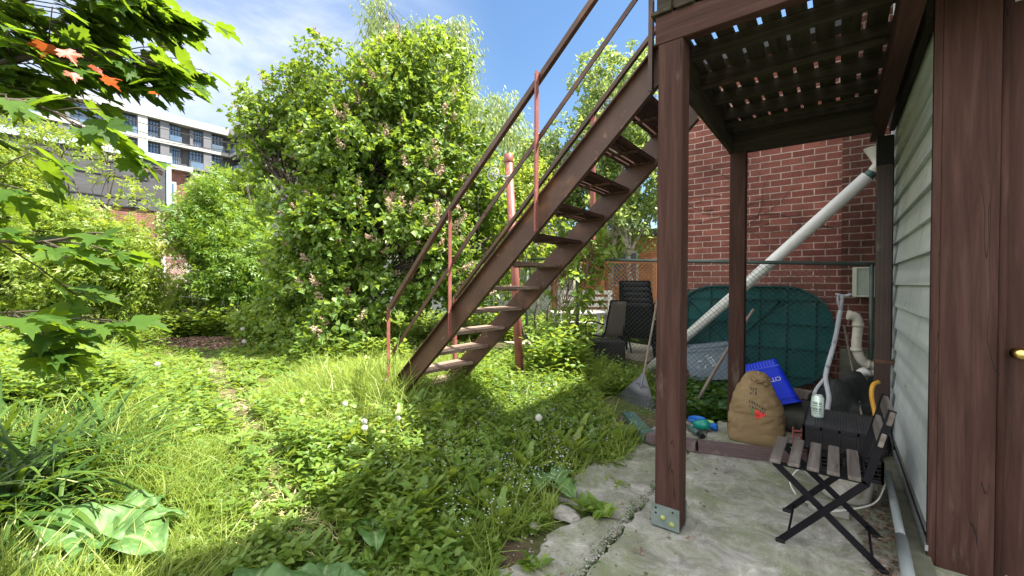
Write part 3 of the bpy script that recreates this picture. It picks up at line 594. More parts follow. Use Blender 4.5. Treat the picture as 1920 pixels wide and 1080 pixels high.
for i in range(-7, 6):
    xb = -2.062+.2205*i; zb = 1.545+.2085*i
    b = MB()
    for k in range(5): b.box((xb-.035-.053*k, NY+.012, zb+.006), (xb-.053*k, FY+.03 if k == 0 else FY-.006, zb+.036))
    t = b.build('tread', 'tread_wood' if i < 1 else 'brown_y', stair, bevel=.004)
    for y in ((NY+FY)/2, NY+.028, FY-.024): MB().bar((xb-.25, y, zb), (xb, y, zb), .036, .010).build('tread_bracket', 'brown_metal', t)
hr = [at_y(q[0], q[1], NY-.02) for q in ((732, 577), (839, 400), (1113, 0))]
hr.append(hr[2]+(hr[2]-hr[1])*.36)
b = MB()
for a, c in zip(hr[:-1], hr[1:]): b.bar(a, a.lerp(c, 1.003), .042, .042)
b.build('handrail', 'brown_metal', stair, bevel=.003)
mr = [at_y(q[0], q[1], NY-.02) for q in ((737, 660), (910, 400), (1013, 255), (1191, 0))]; mr.append(mr[3]+(mr[3]-mr[2])*.25)
b = MB()
for a, c in zip(mr[:-1], mr[1:]): b.bar(a, a.lerp(c, 1.003), .010, .034)
b.build('mid_rail', 'brown_metal', stair)
def angle_post(x, y, z0, z1, out):
    b = MB().box((x-.018, y, z0), (x+.018, y+out*.006, z1)); b.box((x+.012, y+out*.006, z0), (x+.018, y+out*.036, z1)); return b
for (px, py, zl) in ((732, 577, .02), (847, 396, None), (1009, 138, None), (1225, -170, None)):
    q = at_y(px, py, NY-.032); x = q.x
    angle_post(x, NY-.048, zlow(x)+.005 if zl is None else zl, q.z, -1).build('rail_post', 'red_metal' if px < 1100 else 'brown_metal', stair)
fr = [at_y(q[0], q[1], FY+.06) for q in ((853, 558), (972, 400), (1013, 344), (1219, 70))]; fr.append(fr[3]+(fr[3]-fr[2])*.3)
b = MB()
for a, c in zip(fr[:-1], fr[1:]): b.bar(a, a.lerp(c, 1.003), .040, .036)
b.build('handrail', 'brown_metal', stair, bevel=.003)
for (px, py, zl) in ((851, 558, .02), (1111, 216, None)):
    q = at_y(px, py, FY+.06); angle_post(q.x, FY+.058, zlow(q.x)-.0 if zl is None else zl, q.z, 1).build('rail_post', 'red_metal', stair)

# clothesline pole
pb, pt = at_y(977, 722, 4.3), at_y(953, 290, 4.3); pb.z = .1
pole = thing('clothesline_pole', 'leaning red-brown steel clothesline pole with a pulley, standing behind the stair', 'pole')
b = MB().tube([pb-Vector((0, 0, .2)), pb.lerp(pt, .5), pb.lerp(pt, .965)], .052, 16); d = (pt-pb).normalized()
b.tube([pb.lerp(pt, .965), pb.lerp(pt, .967), pt, pt+d*.006], [.056, .058, .058, .05], 16); b.tube([pb.lerp(pt, .52), pb.lerp(pt, .525)], .055, 16)
b.build('pole', 'red_metal', pole)
pc = at_y(925, 327, 4.27); ap = pb.lerp(pt, .90)
b = MB().tube([ap, pc.lerp(ap, .45)], .012, 6); b.tube([pc.lerp(ap, .45), pc], .008, 6); b.tube([ap-d*.012, ap+d*.012], .058, 14)
b.build('arm', 'metal_grey', pole)
b = MB(); R_ = .085
b.tube([pc+Vector((cos(a)*R_*.86, cos(a)*R_*.3, sin(a)*R_)) for a in np.linspace(0, 2*pi, 25)], .009, 6, cap=False)
for a in np.linspace(0, pi, 4)[:3]: q = Vector((cos(a)*R_*.86, cos(a)*R_*.3, sin(a)*R_)); b.tube([pc-q, pc+q], .006, 5)
b.build('pulley', 'metal_grey', pole)
b = MB().tube(bez([pb.lerp(pt, .62), pb.lerp(pt, .66)+Vector((-.12, -.02, .03)), pb.lerp(pt, .56)+Vector((-.36, -.04, 0))], 6), .006, 5); b.build('bracket', 'wire', pole)

# ------------------------------------------------------------------ brick neighbour building
BY = 6.10
nb = thing('brick_building', 'red brick building wall closing the patio behind the chain link fence', 'building')
bx0 = at_y(1272, 400, BY).x; px_ = at_y(1578, 400, BY-.09).x
MB().box((bx0, BY, -.2), (px_+.05, BY+5, 4.25)).build('wall', 'brick', nb)
MB().box((px_, BY-.09, -.2), (7, BY+.2, 6.3)).build('wall', 'brick_dark', nb)  # pier's unseen upper part raised to keep sun off the patio edge
MB().box((px_-.004, BY-.115, -.2), (7, BY-.09, at_y(1600, 655, BY-.1).z)).build('parging', 'foundation', nb, bevel=.006)
MB().box((bx0-.1, BY-.2, 4.251), (px_-.002, BY+5.1, 4.36)).build('roof', 'tarpaper', nb)
a, c = at_y(1601, 503, BY-.22), at_y(1660, 555, BY-.22)
x_s = at_y(1192, 230, BY).x; MB().box((x_s, BY+.05, at_y(1192, 222, BY).z), (bx0-.002, BY+1.6, at_y(1192, 222, BY).z+.14)).build('soffit', surf('cream soffit', [(.3, (.40, .40, .32)), (.7, (.52, .52, .43))]), nb)
mb_ = MB().box((a.x, BY-.22, c.z), (c.x, BY-.091, a.z)).build('meter_box', 'meter', None, bevel=.01)
tag(mb_, 'pale grey-green meter box on the brick wall beside the brown downspout', 'meter box')
b = MB().box((a.x-.012, BY-.232, c.z-.012), (a.x+.025, BY-.221, a.z+.012)); b.box((a.x+.026, BY-.232, a.z-.004), (c.x, BY-.221, a.z+.012)); b.box((a.x+.026, BY-.232, c.z-.012), (c.x, BY-.221, c.z+.004))
b.build('frame', surf('cream box frame', [(.3, (.5, .52, .45)), (.7, (.62, .64, .56))]), mb_)
# bare vines on the wall
b = MB()
for k in range(17):
    x, z = rng.uniform(bx0+.1, 0), rng.uniform(2.0, 2.7); pts = [(x, BY-.012, z)]; a_ = rng.uniform(-.5, .7)+(pi if k % 2 else 0)
    for i in range(9): x += cos(a_)*.09; z += sin(a_)*.07*(1 if k % 3 else -1); a_ += rng.normal()*.25; pts.append((min(max(x, bx0+.05), px_-.02), BY-.010-.006*rng.random(), min(z, 3.2)))
    b.tube(pts, [.0045*(1-.08*i) for i in range(10)], 4)
tag(b.build('bare_vine', 'vine'), 'thin leafless vine stems clinging to the red brick wall', 'vine')

# ------------------------------------------------------------------ chain link fence (right)
FA, FB = Vector((-4.3, 6.02, 0)), Vector((.30, 5.30, 0))
fdir = (FB-FA).normalized(); fn = Vector((fdir.y, -fdir.x, 0))
def on_fence(x, y, off=0.0):
    d = Vector(ray(x, y)); o = Vector((0, 0, CAMH)); n = fn; t = (FA+fn*off-o).dot(n)/d.dot(n); return o+d*t
fence = thing('chain_link_fence', 'dark chain link fence with a green top rail in front of the brick wall', 'fence')
tA, tB = on_fence(1110, 487), on_fence(1640, 495); sl = (tB.z-tA.z)/(tB-tA).dot(fdir)
topz = lambda s: tA.z+sl*(s-(tA-FA).dot(fdir))
LEN = (FB-FA).length
def fpt(s, z): q = FA+fdir*s; return Vector((q.x, q.y, z))
b = MB().tube([fpt(0, topz(0)), fpt(LEN*.5, topz(LEN*.5)), fpt(LEN, topz(LEN))], .021, 10); b.build('top_rail', 'fence_pipe', fence)
for s in ((on_fence(1082, 600)-FA).dot(fdir), 0.0, LEN-.04):
    zt = topz(s); MB().tube([fpt(s, -.1), fpt(s, zt+.01)], .019 if s > 2 else .028, 10).build('post', 'fence_pipe', fence)
def chain(A_fpt, length, z0f, z1f, pitch, wr, name, mat, parent):
    b = MB(); hgt = max(z1f(0)-z0f(0), z1f(length)-z0f(length)); n = int((length+hgt)/pitch)+1
    for sg in (1, -1):
        for k in range(n):
            s0 = -hgt+k*pitch if sg > 0 else k*pitch; pts = []
            # strand climbs at 45 degrees from z0; clip to panel
            lo, hi = (max(0, -s0), min(hgt, length-s0)) if sg > 0 else (max(0, s0-length), min(hgt, s0))
            if hi-lo < .03: continue
            m = max(2, int((hi-lo)/(pitch*3)))
            for j in range(m+1):
                t = lo+(hi-lo)*j/m; s = s0+sg*t; zz = z0f(s)+t*(z1f(s)-z0f(s))/hgt
                q = A_fpt(s, zz); o = .0035*(1 if sg > 0 else -1); pts.append(q+Vector((0, o, 0))+Vector((rng.normal()*.002, 0, rng.normal()*.002)))
            b.tube(pts, wr, 3, cap=False)
    return b.build(name, mat, parent)
chain(fpt, (on_fence(1562, 600)-FA).dot(fdir), lambda s: .02, lambda s: topz(s)-.01, .066, .0022, 'mesh', 'chain', fence)

# ------------------------------------------------------------------ leaning white pipe, green table, bins
p0, p1 = at_y(1637, 322, 5.55), at_y(1190, 716, 6.0)
wp = thing('white_pipe', 'long white plastic pipe leaning diagonally behind the fence', 'pipe')
d = (p0-p1).normalized()
MB().tube([p1, p1.lerp(p0, .5)-Vector((0, 0, .012)), p1.lerp(p0, .985)], .062, 20).build('pipe', 'white_plastic', wp)
b = MB().tube([p1.lerp(p0, .982), p1.lerp(p0, .992), p1.lerp(p0, 1.0)], [.05, .05, .048], 16); b.build('coupling', 'green_tip', wp)
q = p1.lerp(p0, 1.0); b = MB().tube([q, q+d*.06+Vector((0, 0, .03)), q+Vector((.03, 0, .13)), q+Vector((.03, 0, .22)), q+Vector((.03, 0, .23))], [.048, .048, .055, .105, .11], 18, cap=False); b.build('hopper', 'bucket', wp)

def green_table():
    t = thing('green_table_top', 'large dark green resin table top, ribbed underside showing, leaning on the bricks', 'table top')
    cL, cR = at_y(1262, 620, 5.95), at_y(1566, 620, 5.95); w = (cR.x-cL.x); zt = at_y(1440, 535, 5.97).z; z0 = at_y(1440, 712, 5.9).z-.06; h = zt-z0
    cx = (cL.x+cR.x)/2; tilt = radians(7)
    mt = Matrix.Translation((cx, 5.90, z0)) @ Matrix.Rotation(-tilt, 4, 'X')
    R = h*.42; poly = []
    for (sx, sy, a0) in ((1, 0, -90), (1, 1, 0), (-1, 1, 90), (-1, 0, 180)):
        for k in range(11):
            a = radians(a0+9*k); rr = R; poly.append((sx*(w/2-rr)+cos(a)*rr, (h-rr if sy else rr)+sin(a)*rr))
    M2 = mt @ Matrix(((1, 0, 0, 0), (0, 0, 1, 0), (0, 1, 0, 0), (0, 0, 0, 1)))
    top = MB().prism([(x, y) for x, y in poly], .0, .012, M2).build('panel', 'green_table', t)
    b = MB(); n = len(poly)
    for i in range(n):
        a, c = Vector(poly[i]+(0,)), Vector(poly[(i+1) % n]+(0,)); ia, ic = Vector((a.x*.985, h/2+(a.y-h/2)*.97, 0)), Vector((c.x*.985, h/2+(c.y-h/2)*.97, 0))
        vs = [M2 @ Vector((q.x, q.y, zz)) for zz in (-.045, 0) for q in (a, c, ic, ia)]
        b.add(vs, [(0, 1, 2, 3), (0, 4, 5, 1), (3, 2, 6, 7)])
    b.build('rim', 'green_table', t)
    b = MB()
    def rib(x0, y0, x1, y1, dp=.03): b.bar(M2 @ Vector((x0, y0, -dp/2)), M2 @ Vector((x1, y1, -dp/2)), .007, dp, ref=(0, 1, 0))
    for x in np.linspace(-w/2+.18, w/2-.18, 6): rib(x, .05, x, h-.04)
    for y in (.14, h*.38, h*.62, h*.86): rib(-w/2+.05, y, w/2-.05, y)
    rib(-w*.1, h*.35, w*.2, h*.85, .04); rib(-w*.1, h*.35, w*.2, .1, .04); rib(-w*.1, h*.35, -w*.4, h*.85, .04)
    b.build('rib', 'green_table', t)
    for x, y in ((-w*.40, h*.82), (w*.20, h*.84), (-w*.38, h*.15), (w*.22, h*.14)):
        b = MB().lathe([(.034, 0), (.034, .05), (.028, .05), (.026, .012), (.001, .010)], M2 @ Vector((x, y, 0)), 18, (M2.to_3x3() @ Matrix.Rotation(pi, 3, 'X')))
        b.build('leg_socket', 'green_table', t)
green_table()

def text_obj(body, size, mt, mat, parent, name='lettering', extr=.0008):
    cu = bpy.data.curves.new(name, 'FONT'); cu.body = body; cu.size = size; cu.align_x = 'CENTER'; cu.align_y = 'CENTER'; cu.extrude = extr; cu.resolution_u = 2
    tmp = bpy.data.objects.new('tmp', cu); COL.objects.link(tmp); bpy.context.view_layer.update()
    me = bpy.data.meshes.new_from_object(tmp.evaluated_get(bpy.context.evaluated_depsgraph_get())); bpy.data.objects.remove(tmp)
    me.transform(mt); me.materials.clear(); me.materials.append(M[mat]); me.name = name
    o = bpy.data.objects.new(name, me); COL.objects.link(o); o.parent = parent; return o

def bin_box(name, label, mat, mt, w0, w1, dpt, h, flip):
    """tapered open bin; local x width, y depth (front at -y), z height; w0 = width at z 0, w1 at z h"""
    t = thing(name, label, 'recycling bin')
    def ring(w, d, z, r=.05):
        pts = []
        for sx, sy, a0 in ((1, -1, -90), (1, 1, 0), (-1, 1, 90), (-1, -1, 180)):
            for k in range(5): a = radians(a0+22.5*k); pts.append(mt @ Vector((sx*(w/2-r)+cos(a)*r, sy*(d/2-r)+sin(a)*r, z)))
        return pts
    b = MB(); n = 20
    rings = [ring(w0, dpt*w0/w1, 0), ring(w0+(w1-w0)*.98, dpt*.98, h*.98), ring(w1-.02, dpt-.02, h*.98), ring(w0-.02, dpt*w0/w1-.02, .012)]
    for r_ in rings: b.v += [tuple(q) for q in r_]
    for i in range(3):
        for k in range(n): b.f.append((i*n+k, i*n+(k+1) % n, (i+1)*n+(k+1) % n, (i+1)*n+k)); b.s.append(False)
    b.f.append(tuple(reversed(range(n)))); b.s.append(False); b.f.append(tuple(3*n+k for k in range(n))); b.s.append(False)
    b.build('body', mat, t)
    b = MB(); L = lambda z: w0+(w1-w0)*z/h
    for z0, z1, o in ((h*.86, h*.885, .022), (h*.97, h, .028)):
        rr = [ring(L(z0)+.002, dpt*L(z0)/w1+.002, z0), ring(L(z0)+o, dpt*L(z0)/w1+o, z0), ring(L(z1)+o, dpt*L(z1)/w1+o, z1), ring(L(z1)-.002, dpt*L(z1)/w1-.002, z1)]
        e = len(b.v)
        for r_ in rr: b.v += [tuple(q) for q in r_]
        for i in range(3):
            for k in range(n): b.f.append((e+i*n+k, e+i*n+(k+1) % n, e+(i+1)*n+(k+1) % n, e+(i+1)*n+k)); b.s.append(False)
    b.build('rim', mat, t)
    return t
# blue bin upside down, leaning in front of the fence
vdir = Vector((0.02, 1, 0)).normalized()
a_ = radians(19); xd = Vector((cos(a_)*.98, .12, sin(a_))); zd = Vector((sin(a_), -.18, -cos(a_)))   # local z points down: the rim is at the bottom
yd = zd.cross(xd).normalized(); zd = xd.cross(yd).normalized()
org = at_y(1415, 682, 4.98)
mt = frame(org, xd, yd, zd)
bb = bin_box('recycling_bin', 'blue recycling bin upside down and tilted behind the paper bag', 'blue_bin', mt, .40, .52, .34, .43, True)
sgn = 1 if (mt.to_3x3() @ Vector((0, -1, 0))).y < 0 else -1
TXT_FLIP = Matrix.Rotation(pi, 4, 'Z')
def front(u, v, off=.003, w0=.40, w1=.52, dpt=.34, h=.43, sg=1):
    """matrix on the bin's front face at local x=u, z=v, text upright along local -z when flip"""
    y = -sg*(dpt/2)*((w0+(w1-w0)*v/h)/w1)-sg*off
    return Matrix.Translation((u, y, v)) 
M_txt = mt @ front(.082, .19, .004, sg=sgn) @ (Matrix.Rotation(radians(90), 4, 'X') if sgn > 0 else Matrix.Rotation(radians(-90), 4, 'X')) @ TXT_FLIP
text_obj('CITY OF', .054, M_txt, 'print_white', bb)
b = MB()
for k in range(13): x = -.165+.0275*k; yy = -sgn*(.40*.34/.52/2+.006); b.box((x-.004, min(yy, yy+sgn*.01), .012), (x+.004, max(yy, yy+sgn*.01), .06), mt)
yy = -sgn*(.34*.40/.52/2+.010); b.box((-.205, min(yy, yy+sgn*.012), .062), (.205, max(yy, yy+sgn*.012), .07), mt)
b.build('rib_band', surf('scuffed blue ribs', [(.3, (.03, .08, .72)), (.7, (.09, .16, .80))], (9, 9, 9), rough=.5), bb)  # lighter blue stands in for highlights along the rib edges
# blue-grey bin behind the fence
a_ = radians(11); xd = Vector((cos(a_), -.12, sin(a_))); zd = Vector((-sin(a_), -.05, cos(a_))); yd = zd.cross(xd); zd = xd.cross(yd)
o_ = at_y(1338, 708, 5.74); mt2 = frame(o_, xd, yd, zd)
gb = bin_box('recycling_bin', 'blue-grey recycling bin tilted behind the chain link fence, under the white pipe', 'grey_bin', mt2, .50, .58, .30, .42, False)
b = MB()
# worn print: two short columns of marks and a loop of arrows
def decal(u, v, ln, wd, ang):
    p = Vector((u, -.15*(.50+.08*v/.42)/.58*1.0-.003, v)); q = Vector((cos(ang)*ln/2, 0, sin(ang)*ln/2))
    b.bar(mt2 @ (p-q), mt2 @ (p+q), wd, .003, ref=tuple(mt2.to_3x3() @ Vector((0, 1, 0))))
for c in range(2):
    for k in range(5): u, v = .03+.045*c+.012*k, .30-.030*k-.02*c; decal(u, v, .030, .008, .2+.5*(k % 3)); decal(u+.008, v-.008, .016, .007, -1.0)
for k in range(3):
    a0 = radians(90+120*k); decal(-.06+.05*cos(a0), .19+.05*sin(a0), .062, .009, a0+pi/2)
b.build('print', 'print_white', gb)

# ------------------------------------------------------------------ yard waste bag
def sstep_(t): t = min(1, max(0, t)); return t*t*(3-2*t)
def yard_bag():
    c = at_z(1419, 822, 0.0); c = Vector((c.x, 4.36, .002)); face = atan2(-c.x, c.y)*.6
    nu, nz = 110, 84; V = []
    prof = [(0, .236, .170, .0), (.03, .242, .176, .0), (.15, .238, .178, .0), (.295, .230, .170, -.002), (.38, .205, .155, -.008), (.43, .182, .140, -.014), (.485, .158, .120, -.020), (.54, .135, .100, -.016), (.575, .118, .086, -.008), (.61, .098, .066, -.004), (.632, .065, .045, .0), (.642, .004, .004, .004)]
    zz = np.array([p[0] for p in prof]); 
    for j in range(nz+1):
        z = .642*(j/nz); a, bb_, sh = (np.interp(z, zz, [p[i] for p in prof]) for i in (1, 2, 3))
        ex = 4.2-2.0*min(1, z/.5)
        for i in range(nu):
            t = 2*pi*i/nu; cx, sy = cos(t), sin(t)
            x = a*math.copysign(abs(cx)**(2/ex), cx); y = bb_*math.copysign(abs(sy)**(2/ex), sy)
            p = Vector((x*5, y*5, z*5)); k = min(1, z/.25+.15)
            cre = .5*mnoise.noise(p*1.2)+.55*(abs(mnoise.noise(p*2.0+Vector((3, 1, 7))))*2-.5)+.35*mnoise.noise(Vector((x*9+z*6, y*9, z*26-x*9)))+.40*sstep_((z-.38)/.12)*(abs(mnoise.noise(p*3.6+Vector((9, 2, 4))))*2-.5)+.30*(abs(mnoise.noise(Vector((x*7-z*4, y*7, z*9+x*6))))*2-.4)
            neck = exp(-((z-.535)/.035)**2)
            r = 1+(.10*cre*k)-.14*neck*(.5+.5*sin(5*t+2*sin(3*t)))*(1+.5*sin(t))
            dv_ = mnoise.voronoi(Vector((x*8+z*3, y*8, z*7-x*3+2)))[0]; dw_ = mnoise.voronoi(Vector((x*17-z*4, y*17, z*19+5)))[0]
            r += (.055*min(.5, dv_[1]-dv_[0])-.02)*(.4+.6*k)+(.045*min(.4, dw_[1]-dw_[0])-.012)*(.3+.9*sstep_((z-.30)/.2))
            r -= .022*exp(-((z-.262-.05*x)/.007)**2)+.016*exp(-((x-.01-.05*z)/.006)**2)*(z < .262)*(y < 0)
            V.append((x*r+sh, y*r, z+.010*mnoise.noise(p*1.7)*k))
    F = [(j*nu+i, j*nu+(i+1) % nu, (j+1)*nu+(i+1) % nu, (j+1)*nu+i) for j in range(nz) for i in range(nu)]
    F.append(tuple(reversed(range(nu))))
    mt = Matrix.Translation(c) @ Matrix.Rotation(face, 4, 'Z') @ Matrix.Diagonal((.93, .95, .965, 1))
    t = MB().add([tuple(mt @ Vector(v)) for v in V], F, True).build('paper_bag', 'kraft', None)
    tag(t, 'brown paper yard waste bag with folded top, standing before the far deck post', 'bag')
    bm = bmesh.new(); bmesh.ops.create_icosphere(bm, subdivisions=4, radius=1)
    for v in bm.verts:
        q = v.co.copy(); n_ = .30*mnoise.noise(q*1.5+Vector((5, 5, 2)))+.34*(abs(mnoise.noise(q*2.4))*2-.5)+.12*mnoise.noise(q*6)
        v.co = mt @ Vector((.030+q.x*(1+n_)*.082, -.055+q.y*(1+n_)*.062, .580+q.z*(1+n_)*.058-.25*q.x*.05))
    me = bpy.data.meshes.new('folded_top'); bm.to_mesh(me); bm.free(); me.polygons.foreach_set('use_smooth', [True]*len(me.polygons)); me.materials.append(M['kraft']); o = bpy.data.objects.new('folded_top', me); COL.objects.link(o); o.parent = t
    bv = BVHTree.FromPolygons([v.co.copy() for v in t.data.vertices], [tuple(p.vertices) for p in t.data.polygons])
    inv = mt.inverted()
    def proj(u, z, off=.0025):
        o = mt @ Vector((u, -1.0, z)); d = mt.to_3x3() @ Vector((0, 1, 0)); h = bv.ray_cast(o, d)
        return (h[0]-d*off) if h[0] else mt @ Vector((u, -.2, z))
    def patch(poly, name, mat, sub=.008):
        bm = bmesh.new(); vs = [bm.verts.new((x, y, 0)) for x, y in poly]; bm.faces.new(vs); bmesh.ops.triangulate(bm, faces=bm.faces)
        for _ in range(4):
            e = [e for e in bm.edges if e.calc_length() > sub]
            if not e: break
            bmesh.ops.subdivide_edges(bm, edges=e, cuts=1); bmesh.ops.triangulate(bm, faces=bm.faces)
        for v in bm.verts: v.co = proj(v.co.x, v.co.y)
        me = bpy.data.meshes.new(name); bm.to_mesh(me); bm.free(); me.materials.append(M[mat]); o = bpy.data.objects.new(name, me); COL.objects.link(o); o.parent = t
    patch([(-.005, .325), (.09, .288), (.012, .232), (.0, .27)], 'red_emblem', 'print_red')
    patch([(-.045, .318), (-.022, .328), (-.012, .300), (-.03, .290)], 'green_emblem', 'print_green'); patch([(.03, .342), (.055, .338), (.045, .325)], 'green_emblem', 'print_green')
    strokes = []
    for row, (z0, n) in enumerate(((.395, 7), (.355, 7))):
        for k in range(n):
            u = -.055+.021*k+(row*.006); z = z0-.005*k-.0008*k*k
            strokes.append([(u, z), (u+.006, z+.002), (u+.009+.004*(k % 2), z-.022), (u+.002, z-.024)])
            if k % 3: strokes.append([(u, z-.008), (u+.014, z-.012), (u+.014, z-.017), (u, z-.013)])
    for k in range(3): u = -.050+.022*k; strokes.append([(u, .500), (u+.012, .504), (u+.014-.010*(k % 2), .445), (u+.002, .442)])
    for k, s in enumerate(strokes): patch(s, 'print', 'print_black', .02) if False else None
    bm = bmesh.new()
    for s in strokes: bm.faces.new([bm.verts.new(proj(x, y)) for x, y in s])
    me = bpy.data.meshes.new('print'); bm.to_mesh(me); bm.free(); me.materials.append(M['print_black']); o = bpy.data.objects.new('print', me); COL.objects.link(o); o.parent = t
yard_bag()

# ------------------------------------------------------------------ downspout and ground extension
ds = thing('downspout', 'brown ribbed downspout at the house corner running into a flat spout across the patio', 'downspout')
def ribbed(pts, w, d, name, mat, parent, ref):
    pts = [Vector(p) for p in pts]; b = MB()
    for a, c in zip(pts[:-1], pts[1:]):
        b.bar(a, c, w, d, ref=ref)
        ax = (c-a).normalized(); s = ax.cross(Vector(ref)).normalized(); u = s.cross(ax)
        for k in (-.30, 0, .30):
            for sg in (1, -1): o = s*(w*k)+u*(sg*d/2); b.bar(a+o, c+o, w*.12, .006, ref=ref)
            o = u*(d*k*.8)
            for sg in (1, -1): o2 = o+s*(sg*w/2); b.bar(a+o2, c+o2, .006, d*.12, ref=ref)
    return b.build(name, mat, parent, bevel=.002)
dx = .305
pp = ribbed([(dx, 4.72, .24), (dx, 4.72, 2.42)], .098, .075, 'pipe', 'downspout', ds, (0, 1, 0))
MB().box((dx-.055, 4.675, 2.40), (dx+.055, 4.765, 2.64)).build('collar', 'black', ds, bevel=.006)
MB().box((dx-.056, 4.67, .74), (dx+.085, 4.768, .775)).build('strap', 'brown_metal', ds, bevel=.003)
b = MB(); ep = bez([(dx, 4.72, .30), (dx, 4.70, .18), (dx-.01, 4.60, .075), (dx-.03, 4.48, .06)], 6)
for i, q in enumerate(ep): pass
b.tube(ep, [.062+.004*(i % 2) for i in range(len(ep))], 12); b.build('elbow', 'rubber', ds)
e = [Vector((dx-.03, 4.46, .05)), Vector((.0, 4.19, .047)), at_z(1480, 856, .04), at_z(1308, 836, .04)]
ribbed(e, .115, .078, 'ground_spout', 'dspout_flat', ds, (0, 0, 1))
f1, f2 = at_z(1306, 836, .042), at_z(1214, 818, .042)
ribbed([f1, f2], .118, .080, 'ground_spout', 'dspout_flat', ds, (0, 0, 1))
g = [f2-(f2-f1).normalized()*.02, at_z(1207, 812, .045), at_z(1178, 780, .06)]
b = MB()
for a, c in zip(g[:-1], g[1:]): b.bar(a, c, .125, .09)
b.build('green_spout', 'green_tip', ds, bevel=.012)
# gas vents
vp = thing('vent_pipe', 'tall cream vent pipe with two elbows beside the downspout', 'vent pipe')
y = 5.24
pts = bez([at_y(1660, 687, y), at_y(1632, 684, y), at_y(1616, 676, y), at_y(1606, 652, y), at_y(1608, 622, y), at_y(1609, 606, y), at_y(1604, 594, y), at_y(1590, 591, y-.02)], 5)
b = MB().tube(pts, .040, 16); b.build('pipe', 'pvc', vp)
b = MB()
for (q1, q2) in (((1631, 684), (1625, 683)), ((1606, 658), (1605.5, 652)), ((1608.5, 612), (1608.8, 605)), ((1596, 591.5), (1589, 591))): b.tube([at_y(*q1, y), at_y(*q2, y-.004)], .047, 16)
b.build('collar', 'pvc', vp)
vp2 = thing('vent_pipe', 'short white vent pipe bent downward below the taller cream one', 'vent pipe')
pts = bez([at_y(1660, 697, y+.04), at_y(1634, 697, y+.04), at_y(1618, 697, y+.04), at_y(1605, 708, y+.02)], 5); MB().tube(pts, [.040]*(len(pts)-2)+[.036, .034], 16).build('pipe', 'white_plastic', vp2)
MB().tube([at_y(1634, 697, y+.04), at_y(1627, 697, y+.04)], .047, 16).build('collar', 'pvc', vp2)
# conduit along the house foot
cd = thing('conduit', 'grey plastic conduit lying along the house foot', 'conduit')
q1, q2, q3 = at_z(1670, 912, .10), at_z(1690, 1010, .085), at_z(1716, 1150, .08)
MB().tube([at_z(1664, 886, .12), q1, q2], .021, 10).build('pipe', 'conduit', cd)
MB().tube([q2-(q3-q2)*.02, q3], .026, 10).build('pipe', 'conduit', cd)
# cables hanging down by the corner
b = MB()
for k in range(3): b.tube(bez([(WX-.03-.01*k, 4.86+.05*k, 2.5), (WX-.035, 4.80+.06*k, 1.6), (WX-.03-.02*k, 4.84+.04*k, .9), (WX-.05-.02*k, 4.78, .45), (WX-.04, 4.6-.1*k, .12)], 6), .006, 5)
tag(b.build('cable', 'wire'), 'thin dark cables hanging down the siding behind the downspout', 'cable')

# ------------------------------------------------------------------ folding chair
ch = thing('folding_chair', 'black folding bistro chair with weathered wooden slats on the patio', 'chair')
xF, xB, ya, yb, hS = -.232, .190, 2.672, 3.085, .445
for k in range(5):
    x = -.285+.084*k
    MB().box((x, ya-.0, hS-.012+.002*(k % 2)), (x+.052, yb+.03, hS+.008+.002*(k % 2))).build('seat_slat', 'grey_wood', ch, bevel=.005)
def flat(p, q, w=.030, t=.008):
    b = MB().bar(p, q, w, t, ref=(0, 1, 0)); return b
for y in (ya+.03, yb-.0):
    # long leg: front foot up to the back rest ; short leg: back foot up to the seat front
    top = Vector((.215, y, .80)); knee = Vector((.12, y, hS-.02))
    b = MB().bar((xF, y, .006), knee, .008, .032, ref=(0, 1, 0)) if False else MB()
    def strip(p, q, w=.032, t=.010):
        p, q = Vector(p), Vector(q); d = (q-p).normalized(); n = Vector((-d.z, 0, d.x)); vs = []
        for yy in (y-t/2, y+t/2):
            for s_, r_ in ((-1, p), (1, p), (1, q), (-1, q)): vs.append((r_.x+n.x*w/2*s_, yy, r_.z+n.z*w/2*s_))
        b.add(vs, [(0, 1, 2, 3), (7, 6, 5, 4), (0, 4, 5, 1), (1, 5, 6, 2), (2, 6, 7, 3), (3, 7, 4, 0)])
    strip((xF, y, .012), (.125, y, hS-.02)); strip((.121, y, hS-.025), top)
    b.build('leg', 'black_steel', ch)
    y += .014*(1 if y < 2.9 else -1); b = MB()
    strip((xB, y, .012), (-.262, y, hS-.022)); b.build('leg', 'black_steel', ch)
    b = MB(); strip((-.275, y, hS-.022), (.115, y, hS-.022), .018, .008); b.build('seat_rail', 'black_steel', ch)
for p_, q_ in (((xF+.035, ya+.03, .055), (xF+.035, yb, .055)), ((xB-.04, ya+.044, .055), (xB-.04, yb-.014, .055)), ((-.25, ya+.04, hS-.03), (-.25, yb, hS-.03)), ((.12, ya+.03, hS-.02), (.12, yb, hS-.02))):
    MB().tube([p_, q_], .006, 6).build('cross_rod', 'black_steel', ch)
for x, yy in ((xF, ya+.03), (xF, yb), (xB, ya+.044), (xB, yb-.014)): MB().box((x-.022, yy-.010, 0), (x+.022, yy+.010, .020)).build('foot_cap', 'black', ch, bevel=.004)
for k, (z0, z1) in enumerate(((.615, .665), (.725, .80))):
    m_ = Matrix.Translation((.172+.030*k, 0, z0)) @ Matrix.Rotation(radians(13), 4, 'Y')
    MB().box((-.012, ya+.02, 0), (.010, yb+.02, .07), m_).build('back_slat', 'grey_wood', ch, bevel=.006)

